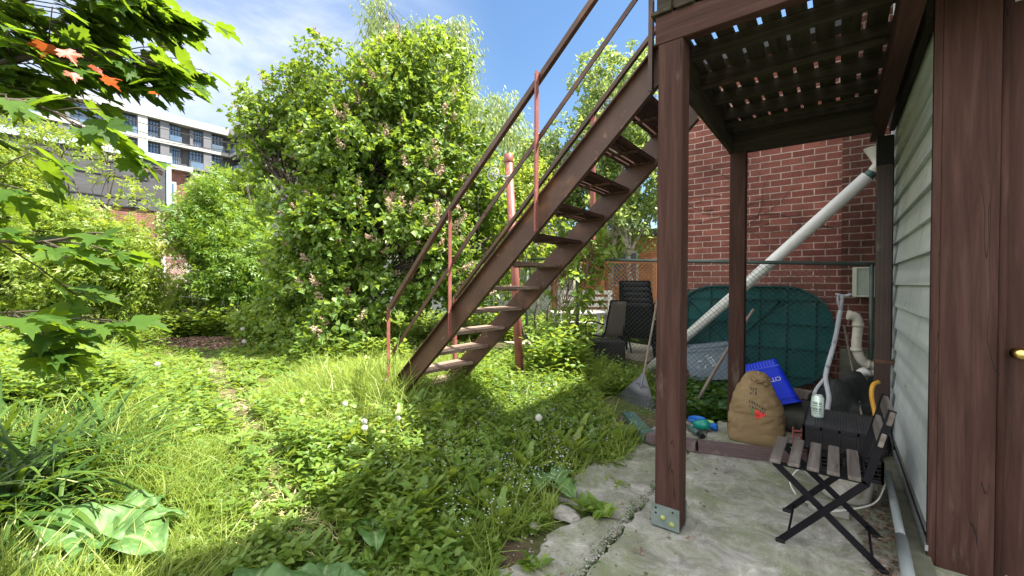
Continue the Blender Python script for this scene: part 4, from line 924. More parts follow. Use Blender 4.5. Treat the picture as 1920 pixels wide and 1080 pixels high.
# ------------------------------------------------------------------ crates, bucket, can
bk = thing('bucket', 'dirty white bucket under the black crates behind the folding chair', 'bucket')
MB().lathe([(.001, .002), (.125, .002), (.135, .02), (.150, .19), (.152, .205), (.142, .205), (.136, .17)], (.055, 3.55, 0), 32).build('body', 'bucket', bk)
b = MB()
for z, r in ((.165, .152), (.178, .153), (.20, .157)): b.lathe([(r-.01, z-.004), (r, z-.003), (r, z+.003), (r-.01, z+.004)], (.055, 3.55, 0), 32)
b.build('rim', 'bucket', bk)
def crate(name, label, x0, x1, y0, y1, z0, z1, solid, gridtop):
    t = thing(name, label, 'crate'); w = .008; b = MB()
    for (a, c) in (((x0, y0), (x1, y0)), ((x1, y0), (x1, y1)), ((x1, y1), (x0, y1)), ((x0, y1), (x0, y0))):
        for zz in (z0+.010, z1-.012): b.bar((a[0], a[1], zz), (c[0], c[1], zz), .016, .022)
        nb_ = 4 if solid else 6
        if not solid:
            for zz in np.linspace(z0+.03, z1-.035, 4): b.bar((a[0], a[1], zz), (c[0], c[1], zz), .008, .007)
        else: b.bar((a[0], a[1], (z0+z1)/2), (c[0], c[1], (z0+z1)/2), .006, z1-z0-.03)
        for k in range(nb_+1): p = Vector(a).lerp(Vector(c), k/nb_); b.box((p.x-.008, p.y-.008, z0), (p.x+.008, p.y+.008, z1))
    b.build('sides', 'black', t, bevel=.002)
    if gridtop:
        b = MB(); zt = z1-.006; pitch = .021; W, H = x1-x0, y1-y0
        for sg in (1, -1):
            s = -H
            while s < W+H:
                if sg > 0: lo, hi, f = max(0, -s), min(H, W-s), lambda t_: (x0+s+t_, y0+t_)
                else: lo, hi, f = max(0, s-W), min(H, s), lambda t_: (x0+s-t_, y0+t_)
                if hi-lo > .02: p, q = f(lo), f(hi); b.bar((p[0], p[1], zt), (q[0], q[1], zt), .005, .010)
                s += pitch*1.4
        b.box((x0+.01, y0+.01, z1-.028), (x0+.05, y1-.01, z1-.002)); b.build('grid', surf('lighter grey plastic', [(.3, (.030, .031, .034)), (.7, (.060, .062, .066))], rough=.6), t)  # bars a lighter grey than the crate sides, for grid contrast
        MB().box((x0+.01, y0+.01, z0+.02), (x1-.01, y1-.01, z0+.026)).build('bottom', 'black', t)
    else: MB().box((x0+.01, y0+.01, z0+.002), (x1-.01, y1-.01, z0+.008)).build('bottom', 'black', t)
    return t
crate('milk_crate', 'black crate with slotted sides, resting on the white bucket', -.135, .225, 3.34, 3.72, .208, .345, False, False)
crate('milk_crate', 'black crate with a diagonal grid top carrying a can', -.165, .205, 3.36, 3.86, .348, .485, True, True)
cc = at_z(1533, 782, .484); cn = thing('drink_can', 'pale mint drink can standing on the upper black crate', 'can')
cc = Vector((cc.x, cc.y, .484)); cs = 1.0
MB().lathe([(.001, 0), (.027, 0), (.035, .008), (.036, .012), (.036, .134), (.028, .150), (.0275, .153), (.024, .153), (.024, .149), (.001, .149)], cc, 28).build('body', 'can', cn)
b = MB().lathe([(.0285, .1495), (.029, .154), (.025, .1545)], cc, 28); b.box((cc.x-.004, cc.y-.010, .484+.150), (cc.x+.010, cc.y+.012, .484+.153)); b.build('rim', 'alu', cn)
b = MB()
for k in range(7): b.lathe([(.0363, .03+.013*k), (.0363, .033+.013*k+.004*(k % 3))], cc, 28)
b.f = [f for i, f in enumerate(b.f) if (i % 28) in (17, 18, 19, 20, 22, 23)][:]; b.s = [True]*len(b.f); b.build('print', surf('dark green can print', [(.3, (.10, .16, .14)), (.7, (.18, .26, .23))]), cn)
yl = thing('caution_tag', 'yellow and black tag inside the lower crate, seen between seat slats', 'tag')
b = MB().box((-.02, 3.325, .235), (.02, 3.332, .33)); b.build('plate', surf('yellow tag', [(.3, (.5, .48, .05)), (.7, (.62, .6, .10))]), yl)
b = MB(); b.bar((-.018, 3.322, .25), (.018, 3.322, .285), .003, .006); b.bar((.018, 3.322, .25), (-.018, 3.322, .285), .003, .006); b.bar((-.018, 3.322, .29), (.018, 3.322, .322), .003, .006); b.build('stripe', 'print_black', yl)
b = MB(); 
for k in range(3): b.tube(bez([(-.20, 3.30-.05*k, .03), (-.235, 3.33, .10), (-.19, 3.42, .16), (-.13, 3.5, .10)], 6) if k == 0 else bez([(-.20+.02*k, 3.28, .02), (-.05, 3.22-.03*k, .035), (.10, 3.27-.02*k, .05+.01*k), (.20, 3.36, .09), (.25, 3.5, .16)], 6), .005, 6)
tag(b.build('cable', 'wire_pale'), 'loose whitish cable looped around the bucket on the patio', 'cable')
b = MB().box((-.13, 3.20, 0), (.07, 3.30, .05)); tag(b.build('brick', 'stone', bevel=.006), 'pale loose brick lying in front of the bucket', 'brick')

# ------------------------------------------------------------------ tools leaning about
sh = thing('shovel', 'grey bent-shaft shovel leaning upright behind the can', 'shovel')
y0, y1 = 4.35, 4.95
P = lambda x, y, k: at_y(x, y, y0+(y1-y0)*k)
MB().tube(bez([P(1549, 788, 0), P(1552, 764, .1), P(1554, 742, .2), P(1548, 712, .3), P(1551, 690, .38), P(1565, 640, .62), P(1574, 592, .85), P(1576, 583, .9)], 5), .019, 12).build('shaft', 'shovel', sh)
MB().tube(bez([P(1550, 706, .32), P(1536, 722, .25), P(1527, 738, .15), P(1521, 775, .0)], 6), .014, 10).build('side_bar', 'shovel', sh)
b = MB().tube([P(1576, 585, .9), P(1579, 560, .97), P(1580, 553, 1)], [.014, .015, .016], 8); b.tube([P(1566, 551, 1), P(1573, 553, 1), P(1580, 555, 1), P(1590, 554, 1), P(1597, 551, 1)], [.010, .013, .015, .013, .012], 8); b.tube([P(1570, 553, 1), P(1574, 580, .9)], .008, 6); b.build('handle', 'shovel', sh)
b = MB().add([P(1500, 800, -.05), P(1552, 805, -.05), P(1550, 775, .05), P(1508, 772, .05)], [(0, 1, 2, 3)]); 
MB().bar(P(1549, 787, 0), P(1549, 800, -.06), .06, .02).build('blade', 'rake', sh)
st = thing('garden_stake', 'thin grey metal stake leaning against the brick pier behind the crates', 'stake'); y0, y1 = 4.6, 5.9
MB().tube([P(1620, 800, 0), P(1600, 700, .5), P(1583, 612, .98)], .010, 6).build('rod', 'stick', st)
y0, y1 = 4.95, 5.42
tag(MB().tube([P(1296, 772, 0), P(1330, 712, .3), P(1366, 652, .55), P(1398, 603, .85), P(1413, 580, 1)], [.018, .019, .018, .017, .016], 8).build('stick', 'stick'), 'long greyish wooden stick leaning between the two deck posts', 'stick')
# leaf rake
rk = thing('leaf_rake', 'grey fan rake standing against the fence among the weeds', 'rake')
y0, y1 = 4.72, 5.45
apx = P(1207, 700, .38); tl, tr_ = P(1160, 742, .05), P(1231, 776, .0)
MB().tube([apx-(P(1240, 520, 1)-apx)*.12, apx, P(1222, 620, .65), P(1240, 520, 1), P(1247, 480, 1.08)], .013, 8).build('shaft', 'stick', rk)
cl, cr = apx.lerp(tl, .60), apx.lerp(tr_, .62); nrm_ = (tl-apx).cross(tr_-apx).normalized()
if nrm_.y > 0: nrm_ = -nrm_
b = MB(); N = 20; row = []
for j in range(5):
    tj = j/4
    for k in range(N+1):
        s = k/N; p = apx.lerp(cl, tj).lerp(apx.lerp(cr, tj), s); bow = 4*s*(1-s)
        p = p+((cl+cr)/2-apx)*.13*bow*tj+nrm_*(-.03*bow*tj)+Vector((0, 0, 0)); 
        if j == 0: p = apx+(cr-cl)*(s-.5)*.18
        row.append(tuple(p))
b.add(row, [(j*(N+1)+k, j*(N+1)+k+1, (j+1)*(N+1)+k+1, (j+1)*(N+1)+k) for j in range(4) for k in range(N)], True)
hd = b.build('head', 'rake', rk); md = hd.modifiers.new('solid', 'SOLIDIFY'); md.thickness = .006
b = MB().bar(apx.lerp(cl, .2), apx.lerp(cl, 1), .012, .018); b.bar(apx.lerp(cr, .2), apx.lerp(cr, 1), .012, .018); b.bar(apx.lerp((cl+cr)/2, .1), apx.lerp((cl+cr)/2, .75), .016, .02); b.bar(apx.lerp((cl+cr)/2, .62)+(cr-cl)*-.22, apx.lerp((cl+cr)/2, .62)+(cr-cl)*.22, .014, .018)
b.build('brace', 'rake', rk)
b = MB()
for k in range(22):
    s = k/21; base = Vector(row[4*(N+1)+min(N, int(round(s*N)))]); end = tl.lerp(tr_, s)+((tl+tr_)/2-apx)*.16*4*s*(1-s)
    b.tube([base, base.lerp(end, .6), end, end-nrm_*.03-Vector((0, 0, .01))], [.006, .005, .004, .003], 4)
b.build('tine', 'rake', rk)
# amber handle
tag(MB().tube(bez([at_y(1647, 716, 4.05), at_y(1637, 722, 4.0), at_y(1634, 740, 3.97), at_y(1639, 768, 3.95), at_y(1645, 800, 3.9), at_y(1647, 822, 3.9)], 5), .014, 10).build('cane', 'orange'), 'amber curved cane handle behind the chair back', 'cane')
# small things on the patio
def disc(name, label, cat, px, py, r, mat, h=.03):
    c = at_z(px, py, 0); c.z = .002; t = thing(name, label, cat)
    MB().lathe([(.001, 0), (r*.96, 0), (r, .004), (r, h), (r*.93, h+.003), (r*.86, h-.006), (.001, h-.008)], c, 28).build('rim', mat, t); return t
disc('plastic_disc', 'round blue plastic lid on the patio behind the near post', 'lid', 1307, 790, .085, 'toy_blue')
disc('plastic_disc', 'small flat lime green lid beside the blue one', 'lid', 1328, 793, .055, 'toy_lime', .012)
t = thing('toy', 'glossy teal green plastic toy watering can lying on the patio', 'toy'); c = at_z(1315, 806, 0); c.z = .05
MB().lathe([(.001, -.075), (.03, -.07), (.047, -.03), (.05, .02), (.042, .06), (.02, .075), (.001, .078)], c, 20, Matrix.Rotation(radians(80), 3, 'Y')).build('body', 'toy_green', t)
b = MB().tube(bez([c+Vector((.05, 0, .0)), c+Vector((.09, .02, .0)), c+Vector((.12, .03, -.02))], 5), .016, 8); b.build('spout', 'toy_blue', t)
b = MB(); b.lathe([(.001, -.03), (.03, -.028), (.034, 0), (.03, .028), (.001, .03)], c+Vector((.10, .06, -.015)), 14); b.build('rose', 'toy_blue', t)
t = thing('tool_handle', 'dark green tube handle lying on the patio beside the teal toy', 'handle'); a, c = at_z(1288, 798, .022), at_z(1317, 818, .022); MB().tube([a, c], .022, 12).build('grip', 'green_tip', t)
MB().tube([c.lerp(a, .22), c+(c-a)*.02], .0235, 12).build('cap', 'black', t)
t = thing('plate', 'white enamel plate leaning among weeds by the wooden stick', 'plate'); c = at_y(1306, 762, 5.0)
MB().lathe([(.001, .004), (.06, .003), (.075, .012), (.098, .018), (.10, .021), (.075, .016), (.06, .008), (.001, .009)], c, 26, Matrix.Rotation(radians(55), 3, 'X') @ Matrix.Rotation(radians(25), 3, 'Y')).build('dish', 'china', t)
# roll, tarp heap, timber
a, c = at_y(1450, 768, 4.78), at_y(1556, 764, 4.92); a.z = c.z = .115
n = 12
b = MB().tube([a.lerp(c, k/n)+Vector((0, 0, .012*sin(k*1.7))) for k in range(n+1)], [.105+.012*sin(k*2.3) for k in range(n+1)], 18); tag(b.build('fabric_roll', 'roll'), 'dirty grey fabric roll lying under the blue bin', 'roll')
def heap(name, label, cat, c, rx, ry, rz, mat, seed):
    bm = bmesh.new(); bmesh.ops.create_icosphere(bm, subdivisions=4, radius=1)
    for v in bm.verts:
        n1 = mnoise.noise(v.co*1.6+Vector((seed, 0, 0)))+.6*abs(mnoise.noise(v.co*3.3+Vector((0, seed, 0))))+.25*mnoise.noise(v.co*8)
        v.co *= 1+.32*n1; v.co = Vector((v.co.x*rx, v.co.y*ry, max(v.co.z, -.25)*rz))+c
    me = bpy.data.meshes.new(name); bm.to_mesh(me); bm.free(); me.polygons.foreach_set('use_smooth', [True]*len(me.polygons)); me.materials.append(M[mat]); o = bpy.data.objects.new(name, me); COL.objects.link(o)
    return tag(o, label, cat)
heap('tarp', 'crumpled black tarp heaped below the vent pipes at the fence corner', 'tarp', Vector((.06, 4.98, .10)), .30, .22, .42, 'tarp', 3)
heap('tarp', 'low dark crumpled tarp tucked under the tilted blue bin', 'tarp', Vector((-.42, 4.98, .06)), .42, .18, .26, 'tarp', 9)
b = MB().box((-.62, 5.08, .25), (.10, 5.12, .34), Matrix.Rotation(radians(3), 4, 'Y')); tag(b.build('timber', 'stick', bevel=.004), 'grey timber board lying along the fence behind the blue bin', 'timber')
b = MB()
for k in range(5): b.tube([Vector((-.27, 4.02, .10+.035*k)), Vector((-.19, 4.0, .11+.035*k)), Vector((-.15, 4.1, .11+.035*k))], .009, 6)
for k in range(3): b.tube([Vector((-.27+.055*k, 4.015, .0)), Vector((-.265+.055*k, 4.015, .27))], .008, 6)
tag(b.build('basket', surf('dull red plastic', [(.3, (.13, .03, .03)), (.7, (.19, .05, .045))])), 'small red slatted basket beside the upper black crate', 'basket')

# ------------------------------------------------------------------ neighbour's yard behind the fence
def patio_chair(o, face, mat_f='black_steel', mat_s='sling', z0=0):
    m_ = Matrix.Translation(o) @ Matrix.Rotation(face, 4, 'Z'); T2 = lambda *p: m_ @ Vector(p)
    t = thing('patio_chair', '', 'chair')
    for sx in (-1, 1):
        b = MB().tube(bez([T2(sx*.27, -.25, z0), T2(sx*.28, -.27, z0+.35), T2(sx*.29, -.25, z0+.60), T2(sx*.29, 0, z0+.63), T2(sx*.28, .22, z0+.60)], 5), .014, 7); b.tube([T2(sx*.27, .30, z0), T2(sx*.26, .18, z0+.45)], .013, 7); b.build('leg', mat_f, t)
        MB().tube(bez([T2(sx*.25, -.24, z0+.40), T2(sx*.25, .18, z0+.42), T2(sx*.25, .30, z0+.75), T2(sx*.24, .36, z0+1.0)], 5), .014, 7).build('side_frame', mat_f, t)
    n = 9; V = []
    prof = bez([(0, -.25, z0+.41), (0, 0, z0+.395), (0, .18, z0+.42), (0, .28, z0+.72), (0, .355, z0+1.0)], 4)
    for q in prof:
        for k in range(n): s = k/(n-1)*2-1; V.append(T2(s*.245, q.y+.015*(1-s*s), q.z-.012*(1-s*s)))
    b = MB().add(V, [(j*n+k, j*n+k+1, (j+1)*n+k+1, (j+1)*n+k) for j in range(len(prof)-1) for k in range(n-1)], True); f = b.build('seat', mat_s, t); md = f.modifiers.new('solid', 'SOLIDIFY'); md.thickness = .006
    MB().tube([T2(-.24, .36, z0+1.0), T2(.24, .36, z0+1.0)], .014, 7).build('top_bar', mat_f, t)
    return t
gz_ = .12
c1 = gp(1142, 7.3, gz_); t = patio_chair(c1, YAW+radians(205)); t['label'] = 'taupe sling patio chair with black frame, single one left of the stacked chairs'
c2 = gp(1202, 7.25, gz_-.02)
labels = ['black patio chair at the bottom of the stack behind the fence', 'black patio chair second from the bottom of the stack behind the fence', 'black patio chair third from the bottom of the stack behind the fence', 'black patio chair second from the top of the stack behind the fence', 'black patio chair at the top of the stack behind the fence']
first = patio_chair(Vector((0, 0, 0)), 0, 'black_steel', 'black')
for k in range(5):
    o = first if k == 0 else copy_tree(first)
    o.location = c2+Vector((-.02*k, .015*k, .085*k)); o.rotation_euler = (0, 0, YAW+radians(155)); o['label'] = labels[k]; o['group'] = 'stacked black patio chairs'
tw = thing('garden_table', 'white garden table behind the fence, left of the taupe chair', 'table'); o = gp(1085, 8.2, .12)
b = MB()
for k in range(6): b.box((-.52, -.38+.13*k, .70), (.52, -.27+.13*k, .73), Matrix.Translation(o) @ Matrix.Rotation(YAW, 4, 'Z'))
b.build('tabletop', 'white_paint', tw)
for sx in (-.45, .45):
    for sy in (-.3, .3): MB().box((sx-.03, sy-.03, 0), (sx+.03, sy+.03, .7), Matrix.Translation(o) @ Matrix.Rotation(YAW, 4, 'Z')).build('leg', 'white_paint', tw)
wb = thing('garden_bench', 'white slatted bench back behind the white table', 'bench'); o = gp(1100, 9.2, .12); m_ = Matrix.Translation(o) @ Matrix.Rotation(YAW, 4, 'Z'); b = MB()
for z in (.62, .76, .90, 1.04): b.box((-.6, .18, z), (.6, .21, z+.085), m_)
for y in (-.25, -.12, .01): b.box((-.6, y, .42), (.6, y+.11, .45), m_)
b.build('slats', 'white_paint', wb)
for sx in (-.55, .5):
    b = MB().box((sx, .14, 0), (sx+.06, .18, 1.12), m_); b.box((sx, -.25, 0), (sx+.06, -.2, .42), m_); b.build('leg', 'white_paint', wb)
wk = thing('wicker_stool', 'low black wicker stool behind the fence in front of the stacked chairs', 'stool'); o = gp(1135, 6.75, .05); m_ = Matrix.Translation(o) @ Matrix.Rotation(YAW, 4, 'Z')
b = MB().box((-.27, -.22, .16), (.27, .22, .46), m_); b.build('body', 'wicker', wk, bevel=.02)
for sx in (-.24, .21):
    for sy in (-.2, .17): MB().box((sx, sy, 0), (sx+.04, sy+.04, .16), m_).build('leg', 'wicker', wk)
# slabs of the neighbour's sunny path
b = MB(); o = gp(1070, 8.4); n = 24
b.prism([(o.x+1.9*cos(2*pi*k/n), o.y+.9*sin(2*pi*k/n)) for k in range(n)], .10, .222); b.build('yard_path', surf('pale sandy path', [(.3, (.30, .27, .21)), (.7, (.44, .40, .33))], (6, 6, 6), bump=.4), None)['kind'] = 'structure'
# lattice fence
lf = thing('lattice_fence', 'orange-brown wooden lattice fence across the neighbour yard', 'fence')
A0, B0 = gp(1040, 11.0, .1), gp(1330, 10.2, .1); ld = (B0-A0).normalized(); LL = (B0-A0).length
def lpt(s, z): q = A0+ld*s; return Vector((q.x, q.y, z))
b = MB(); H0, H1 = .15, 1.95
for sg in (1, -1):
    k = -2.0
    while k < LL+2.0:
        lo, hi = 0, H1-H0; s0, s1 = k, k+sg*(H1-H0)
        if min(s0, s1) > 0 and max(s0, s1) < LL: p, q = lpt(s0, H0), lpt(s1, H1); o = fn*(.006*sg); b.bar(p+o, q+o, .008, .04, ref=tuple(fn))
        k += .105
b.build('lattice', 'lattice', lf)
b = MB(); b.bar(lpt(0, H1), lpt(LL, H1), .05, .09); b.bar(lpt(0, H0), lpt(LL, H0), .05, .09); b.build('rail', 'lattice', lf)
for k in range(4): s = LL*k/3; MB().box((lpt(s, 0).x-.05, lpt(s, 0).y-.05, 0), (lpt(s, 0).x+.05, lpt(s, 0).y+.05, H1+.1)).build('post', 'lattice', lf)
oh = thing('brick_house', 'orange brick house wall partly hidden behind the birch and lattice', 'house')
A1, B1 = gp(1090, 14.5), gp(1420, 13.5); m_ = frame(A1, (B1-A1), Vector((-(B1-A1).y, (B1-A1).x, 0)), (0, 0, 1)); W1 = (B1-A1).length
MB().box((0, 0, 0), (W1, 5, 3.0)).build('wall', 'brick_orange', oh).matrix_world = m_
MB().box((-.3, -.3, 3.0), (W1+.3, 5.3, 3.2)).build('roof', 'tarpaper', oh).matrix_world = m_
w_ = MB().box((W1*.18, -.04, 1.3), (W1*.34, -.005, 2.5)).build('window', 'white_paint', oh); w_.matrix_world = m_
g_ = MB().box((W1*.18+.08, -.05, 1.38), (W1*.34-.08, -.041, 2.42)).build('pane', 'glass', w_)
ps = thing('shed', 'pale grey boarded shed glimpsed behind the lilac and the stair', 'shed')
A1, B1 = gp(585, 14.0), gp(1075, 14.6); m_ = frame(A1, (B1-A1), Vector((-(B1-A1).y, (B1-A1).x, 0)), (0, 0, 1)); W1 = (B1-A1).length
MB().box((0, 0, 0), (W1, 4, 2.7)).build('wall', 'pale_wall', ps).matrix_world = m_
b = MB().add([(-.3, -.4, 2.65), (W1+.3, -.4, 2.65), (W1+.3, 2, 3.7), (-.3, 2, 3.7), (W1+.3, 4.4, 2.65), (-.3, 4.4, 2.65)], [(0, 1, 2, 3), (3, 2, 4, 5), (1, 4, 2), (0, 3, 5)]); b.build('roof', 'tarpaper', ps).matrix_world = m_

# ------------------------------------------------------------------ far buildings on the left
def condo():
    t = thing('apartment_block', 'white and grey modern apartment block with balconies, far behind the garden', 'apartment block')
    XC = -83.0; f = lambda x, y, X=XC: at_x(x, y, X)
    zt = f(300, 211).z; yA, yB = f(60, 200).y, f(428, 243).y; st = 3.25
    piers = [f(x, 250).y for x in (120, 212, 267, 309, 349, 389)]
    MB().box((XC-14, yA-30, 0), (XC-.9, yB+14, zt-.6)).build('core', 'condo_dark', t)
    b = MB().box((XC-14.2, yA-30, zt-1.15), (XC+.5, yB+.05, zt)); 
    b.build('cornice', 'condo_white', t)
    zf = zt-1.15
    for k in range(8):
        z1 = zf-k*st; z0 = z1-st
        b = MB().box((XC-.9, yA-30, z0-.28), (XC+.25, yB, z0+.32 if k % 2 == 0 else z0+.02)); b.build('slab', 'condo_white' if k % 2 == 0 else 'condo_grey', t)
        ys = [yA-24, yA-12]+piers+[yB]
        for i in range(len(ys)-1):
            a, c = ys[i]+.6, ys[i+1]-.6; zb = z0+(.33 if k % 2 == 0 else .03)
            if (i+k) % 3 == 0: a2 = a+(c-a)*.22; MB().box((XC-.88, a, zb), (XC-.30, a2, z1-.29)).build('panel', 'condo_grey', t); a = a2
            wn = MB(); nmu = 4
            for m_ in range(nmu+1): yy = a+(c-a)*m_/nmu; wn.box((XC-.62, yy-.05, zb), (XC-.5, yy+.05, z1-.29))
            for zz in (zb, zb+1.1, z1-.9, z1-.32): wn.box((XC-.62, a, zz), (XC-.5, c, zz+.09))
            fr = wn.build('window', 'condo_dark', t)
            MB().box((XC-.68, a, zb), (XC-.63, c, z1-.29)).build('pane', 'glass', fr)
            if (i+k) % 2: MB().box((XC+.12, a, zb), (XC+.16, c, zb+1.0)).build('balcony_rail', 'glass', t)
    for i, y in enumerate(piers):
        z0, z1 = (zf-8*st, zf-.02) if i not in (2, 4) else ((zf-8*st, zf-st*(2 if i == 4 else 0)-.02))
        MB().box((XC-.9, y-.55, z0), (XC+.30 if i in (2, 4) else XC+.05, y+.55, z1)).build('pier', 'condo_white' if i in (2, 4) else 'condo_grey', t)
    # wing coming forward at the right
    XW = XC+11
    MB().box((XC-.8, yB+2.2, 0), (XW, yB+16, zt-.5)).build('wing', 'condo_dark', t)
    MB().box((XC-.8, yB+.06, zt-1.3), (XW+.8, yB+16.5, zt+.1)).build('cornice', 'condo_white', t)
    for k in range(1, 7):
        z = zf-k*st; MB().box((XC-.8, yB+.1, z-.3), (XW+.5, yB+2.19, z+.1)).build('balcony', 'condo_white', t)
        MB().box((XC+.2, yB+.12, z+.1), (XW+.4, yB+.2, z+1.1)).build('balcony_rail', 'glass', t)
        b = MB()
        for j in range(6): x = XC+.6+j*1.9; b.box((x, yB+2.12, z+.1), (x+.12, yB+2.19, z+2.9))
        b.build('window', 'condo_grey', t)
condo()
gr = thing('garage', 'flat-roofed building clad in black tar paper with pale blue metal edging', 'garage')
GX = gp(318, 18).x; c_ = at_x(317, 304, GX); zt = c_.z; yR = c_.y; zb = at_x(314, 398, GX).z
MB().box((GX-8, yR-22, zb), (GX, yR, zt-.05)).build('cladding', 'tarpaper', gr)
b = MB(); r_ = random.Random(4)
for k, z in enumerate((zt-.42, zt-.95, zt-1.75, zb+.02)):
    pts = [(GX+.012, yR-14+.7*j, z+r_.uniform(-.03, .03)) for j in range(20)]; 
    for a, c in zip(pts[:-1], pts[1:]): b.bar(a, c, .012, .045)
b.bar((GX+.012, yR-1.15, zb), (GX+.012, yR-1.2, zt-.8), .012, .05); b.build('seam', 'black', gr)
b = MB(); bp = Vector((GX+.05, yR-.55, zt-.42))
for k in range(7): a = rng.uniform(0, 6.28); b.add([bp, bp+Vector((.1, .35*cos(a), .22*sin(a)-.1)), bp+Vector((.16, .3*cos(a+.7), .2*sin(a+.7)-.15))], [(0, 1, 2)])
b.build('torn_paper', surf('torn brown felt', [(.3, (.07, .03, .025)), (.7, (.13, .07, .06))]), gr)
b = MB().box((GX-8, yR-22, zt-.05), (GX+.10, yR+.08, zt+.22)); b.box((GX-.02, yR-.10, zb), (GX+.06, yR+.06, zt-.051)); b.build('flashing', 'flashing', gr)
MB().box((GX-7.9, yR-22, 0), (GX-.06, yR-.12, zb)).build('wall', 'brick_far', gr)
MB().box((GX-.055, yR-.42, 0), (GX-.01, yR-.14, zb)).build('corner_post', surf('sandy post', [(.3, (.35, .28, .2)), (.7, (.45, .38, .3))]), gr)
rb = thing('brick_house', 'red brick house with white eaves, beyond the black clad building', 'house')
RX = gp(355, 32).x; a, c = at_x(300, 330, RX), at_x(349, 330, RX); ze = at_x(340, 322, RX).z
MB().box((RX-7, a.y-4, 0), (RX, c.y, ze)).build('wall', 'brick_far', rb)
MB().box((RX-7, c.y, 0), (RX-.3, c.y+6, ze-.3)).build('wall', 'stone', rb)
MB().box((RX-7.2, a.y-4.2, ze), (RX+.5, c.y+.3, ze+.35)).build('eaves', 'condo_white', rb); MB().box((RX-7.2, c.y+.31, ze-.3), (RX+.2, c.y+6.2, ze)).build('eaves', 'condo_white', rb)
q1, q2 = at_x(315, 339, RX), at_x(330, 352, RX); w_ = MB().box((RX+.0, q1.y, q2.z-1.2), (RX+.08, q2.y, q1.z)).build('window', 'white_paint', rb)
MB().box((RX+.081, q1.y+.15, q2.z-1.05), (RX+.10, q2.y-.15, q1.z-.15)).build('pane', 'glass', w_)
q1 = at_x(352, 356, RX); q2 = at_x(398, 368, RX); MB().box((RX-.25, q1.y, q2.z-.1), (RX+2.2, q2.y+1, q1.z)).build('porch_roof', surf('brown porch roof', [(.3, (.07, .04, .035)), (.7, (.11, .07, .06))]), rb)
for k, (ya_, yb_) in enumerate(((205, 268), (214, 282), (232, 276))):
    p, q = at_d(150, ya_-12+6*k, 26), at_d(500, yb_+(10 if k != 1 else 18), 26+2*k)
    b = MB().tube([p.lerp(q, t_/12)+Vector((0, 0, -.35*4*(t_/12)*(1-t_/12))) for t_ in range(13)], .022, 5)
    tag(b.build('power_line', 'wire'), ('highest of the thin overhead power lines before the apartment block', 'middle of the three thin overhead power lines before the apartment block', 'lowest of the thin overhead power lines before the apartment block')[k], 'power line', 'overhead power lines')
# left back fence
lfn = thing('chain_link_fence', 'pale chain link fence at the back left of the garden', 'fence')
A2, B2 = gp(225, 15.0), gp(470, 15.5); l2 = (B2-A2).normalized(); L2 = (B2-A2).length
zt2 = at_d(320, 484, 15).z; p2 = lambda s, z: Vector(((A2+l2*s).x, (A2+l2*s).y, z))
MB().tube([p2(0, zt2), p2(L2, zt2)], .024, 8).build('top_rail', 'chain_pale', lfn)
for k in range(4): s = L2*k/3; MB().tube([p2(s, 0), p2(s, zt2+.05)], .03, 8).build('post', 'chain_pale', lfn)
chain(p2, L2, lambda s: .2, lambda s: zt2-.02, .085, .0045, 'mesh', 'chain_pale', lfn)
# wire plant supports
wc = thing('plant_support', 'square wire plant support frames among greenery at the back of the dirt patch', 'plant support'); b = MB()
Dp = 9.4
def wq(x, y, d=Dp): return at_d(x, y, d)
for pth in (((338, 556), (376, 559)), ((385, 556), (420, 557), (452, 559)), ((386, 556), (385, 595)), ((420, 557), (413, 582)), ((418, 557), (422, 582)), ((448, 559), (444, 583)), ((386, 582), (448, 583)), ((372, 559), (371, 583)), ((361, 559), (360, 580)), ((340, 583), (380, 583)), ((430, 604), (448, 605)), ((430, 604), (428, 618)), ((446, 605), (445, 616))):
    b.tube([wq(*q) for q in pth], .006, 4)
b.build('wire_frame', 'chain_pale', wc)

# ------------------------------------------------------------------ trees and shrubs
def tree(name, label, cat, base, ells, nsp, per, length, lsize, T, leaf, bark, rtrunk, thr=-.15, nf=1.1, seed=1, droop=.2, upmix=.7, stems=1, shell=.45, wid=None, nlimb=2, extra=None, group=None, spread=.9, jitter=.6):
    t = thing(name, label, cat, group); base = Vector(base)
    P, Nn = crown_points(ells, nsp, thr, nf, seed, shell)
    (V, F), ax = sprays(P, Nn, per, length, lsize, T, droop, upmix, spread, wid, jitter)
    np_mesh('crown', V, F, leaf, t)
    b = MB(); cs = [Vector(e[0]) for e in ells]; paths = {}
    for si in range(stems):
        bs = base+Vector((rng.normal()*.16, rng.normal()*.16, 0))*(stems > 1)
        mine = [c for i, c in enumerate(cs) if i % stems == si]
        if not mine: continue
        mid = bs.lerp(sum(mine, Vector())/len(mine), .42); mid.z = max(mid.z, base.z+.4); k = rtrunk/sqrt(stems)
        limb(b, bs-Vector((0, 0, .15)), mid, k, k*.75, .06, 7, 9)
        for c in mine: paths[tuple(c)] = limb(b, mid, c, k*.62, k*.16, .10)
    for p, e in ((cs[i], ells[i]) for i in range(len(cs))):
        d = np.linalg.norm(P-np.array(p), axis=1); near = np.where(d < max(e[1:4])*1.05)[0]
        for j in rng.permutation(near)[:nlimb*10]:
            q = Vector(P[j]); pp_ = paths[tuple(p)]; limb(b, pp_[int(rng.integers(3, len(pp_)))], q, rtrunk*.10+.004, .004, .10, 5, 4)
    b.build('trunk', bark, t)
    return t, P, Nn
D = 7.8
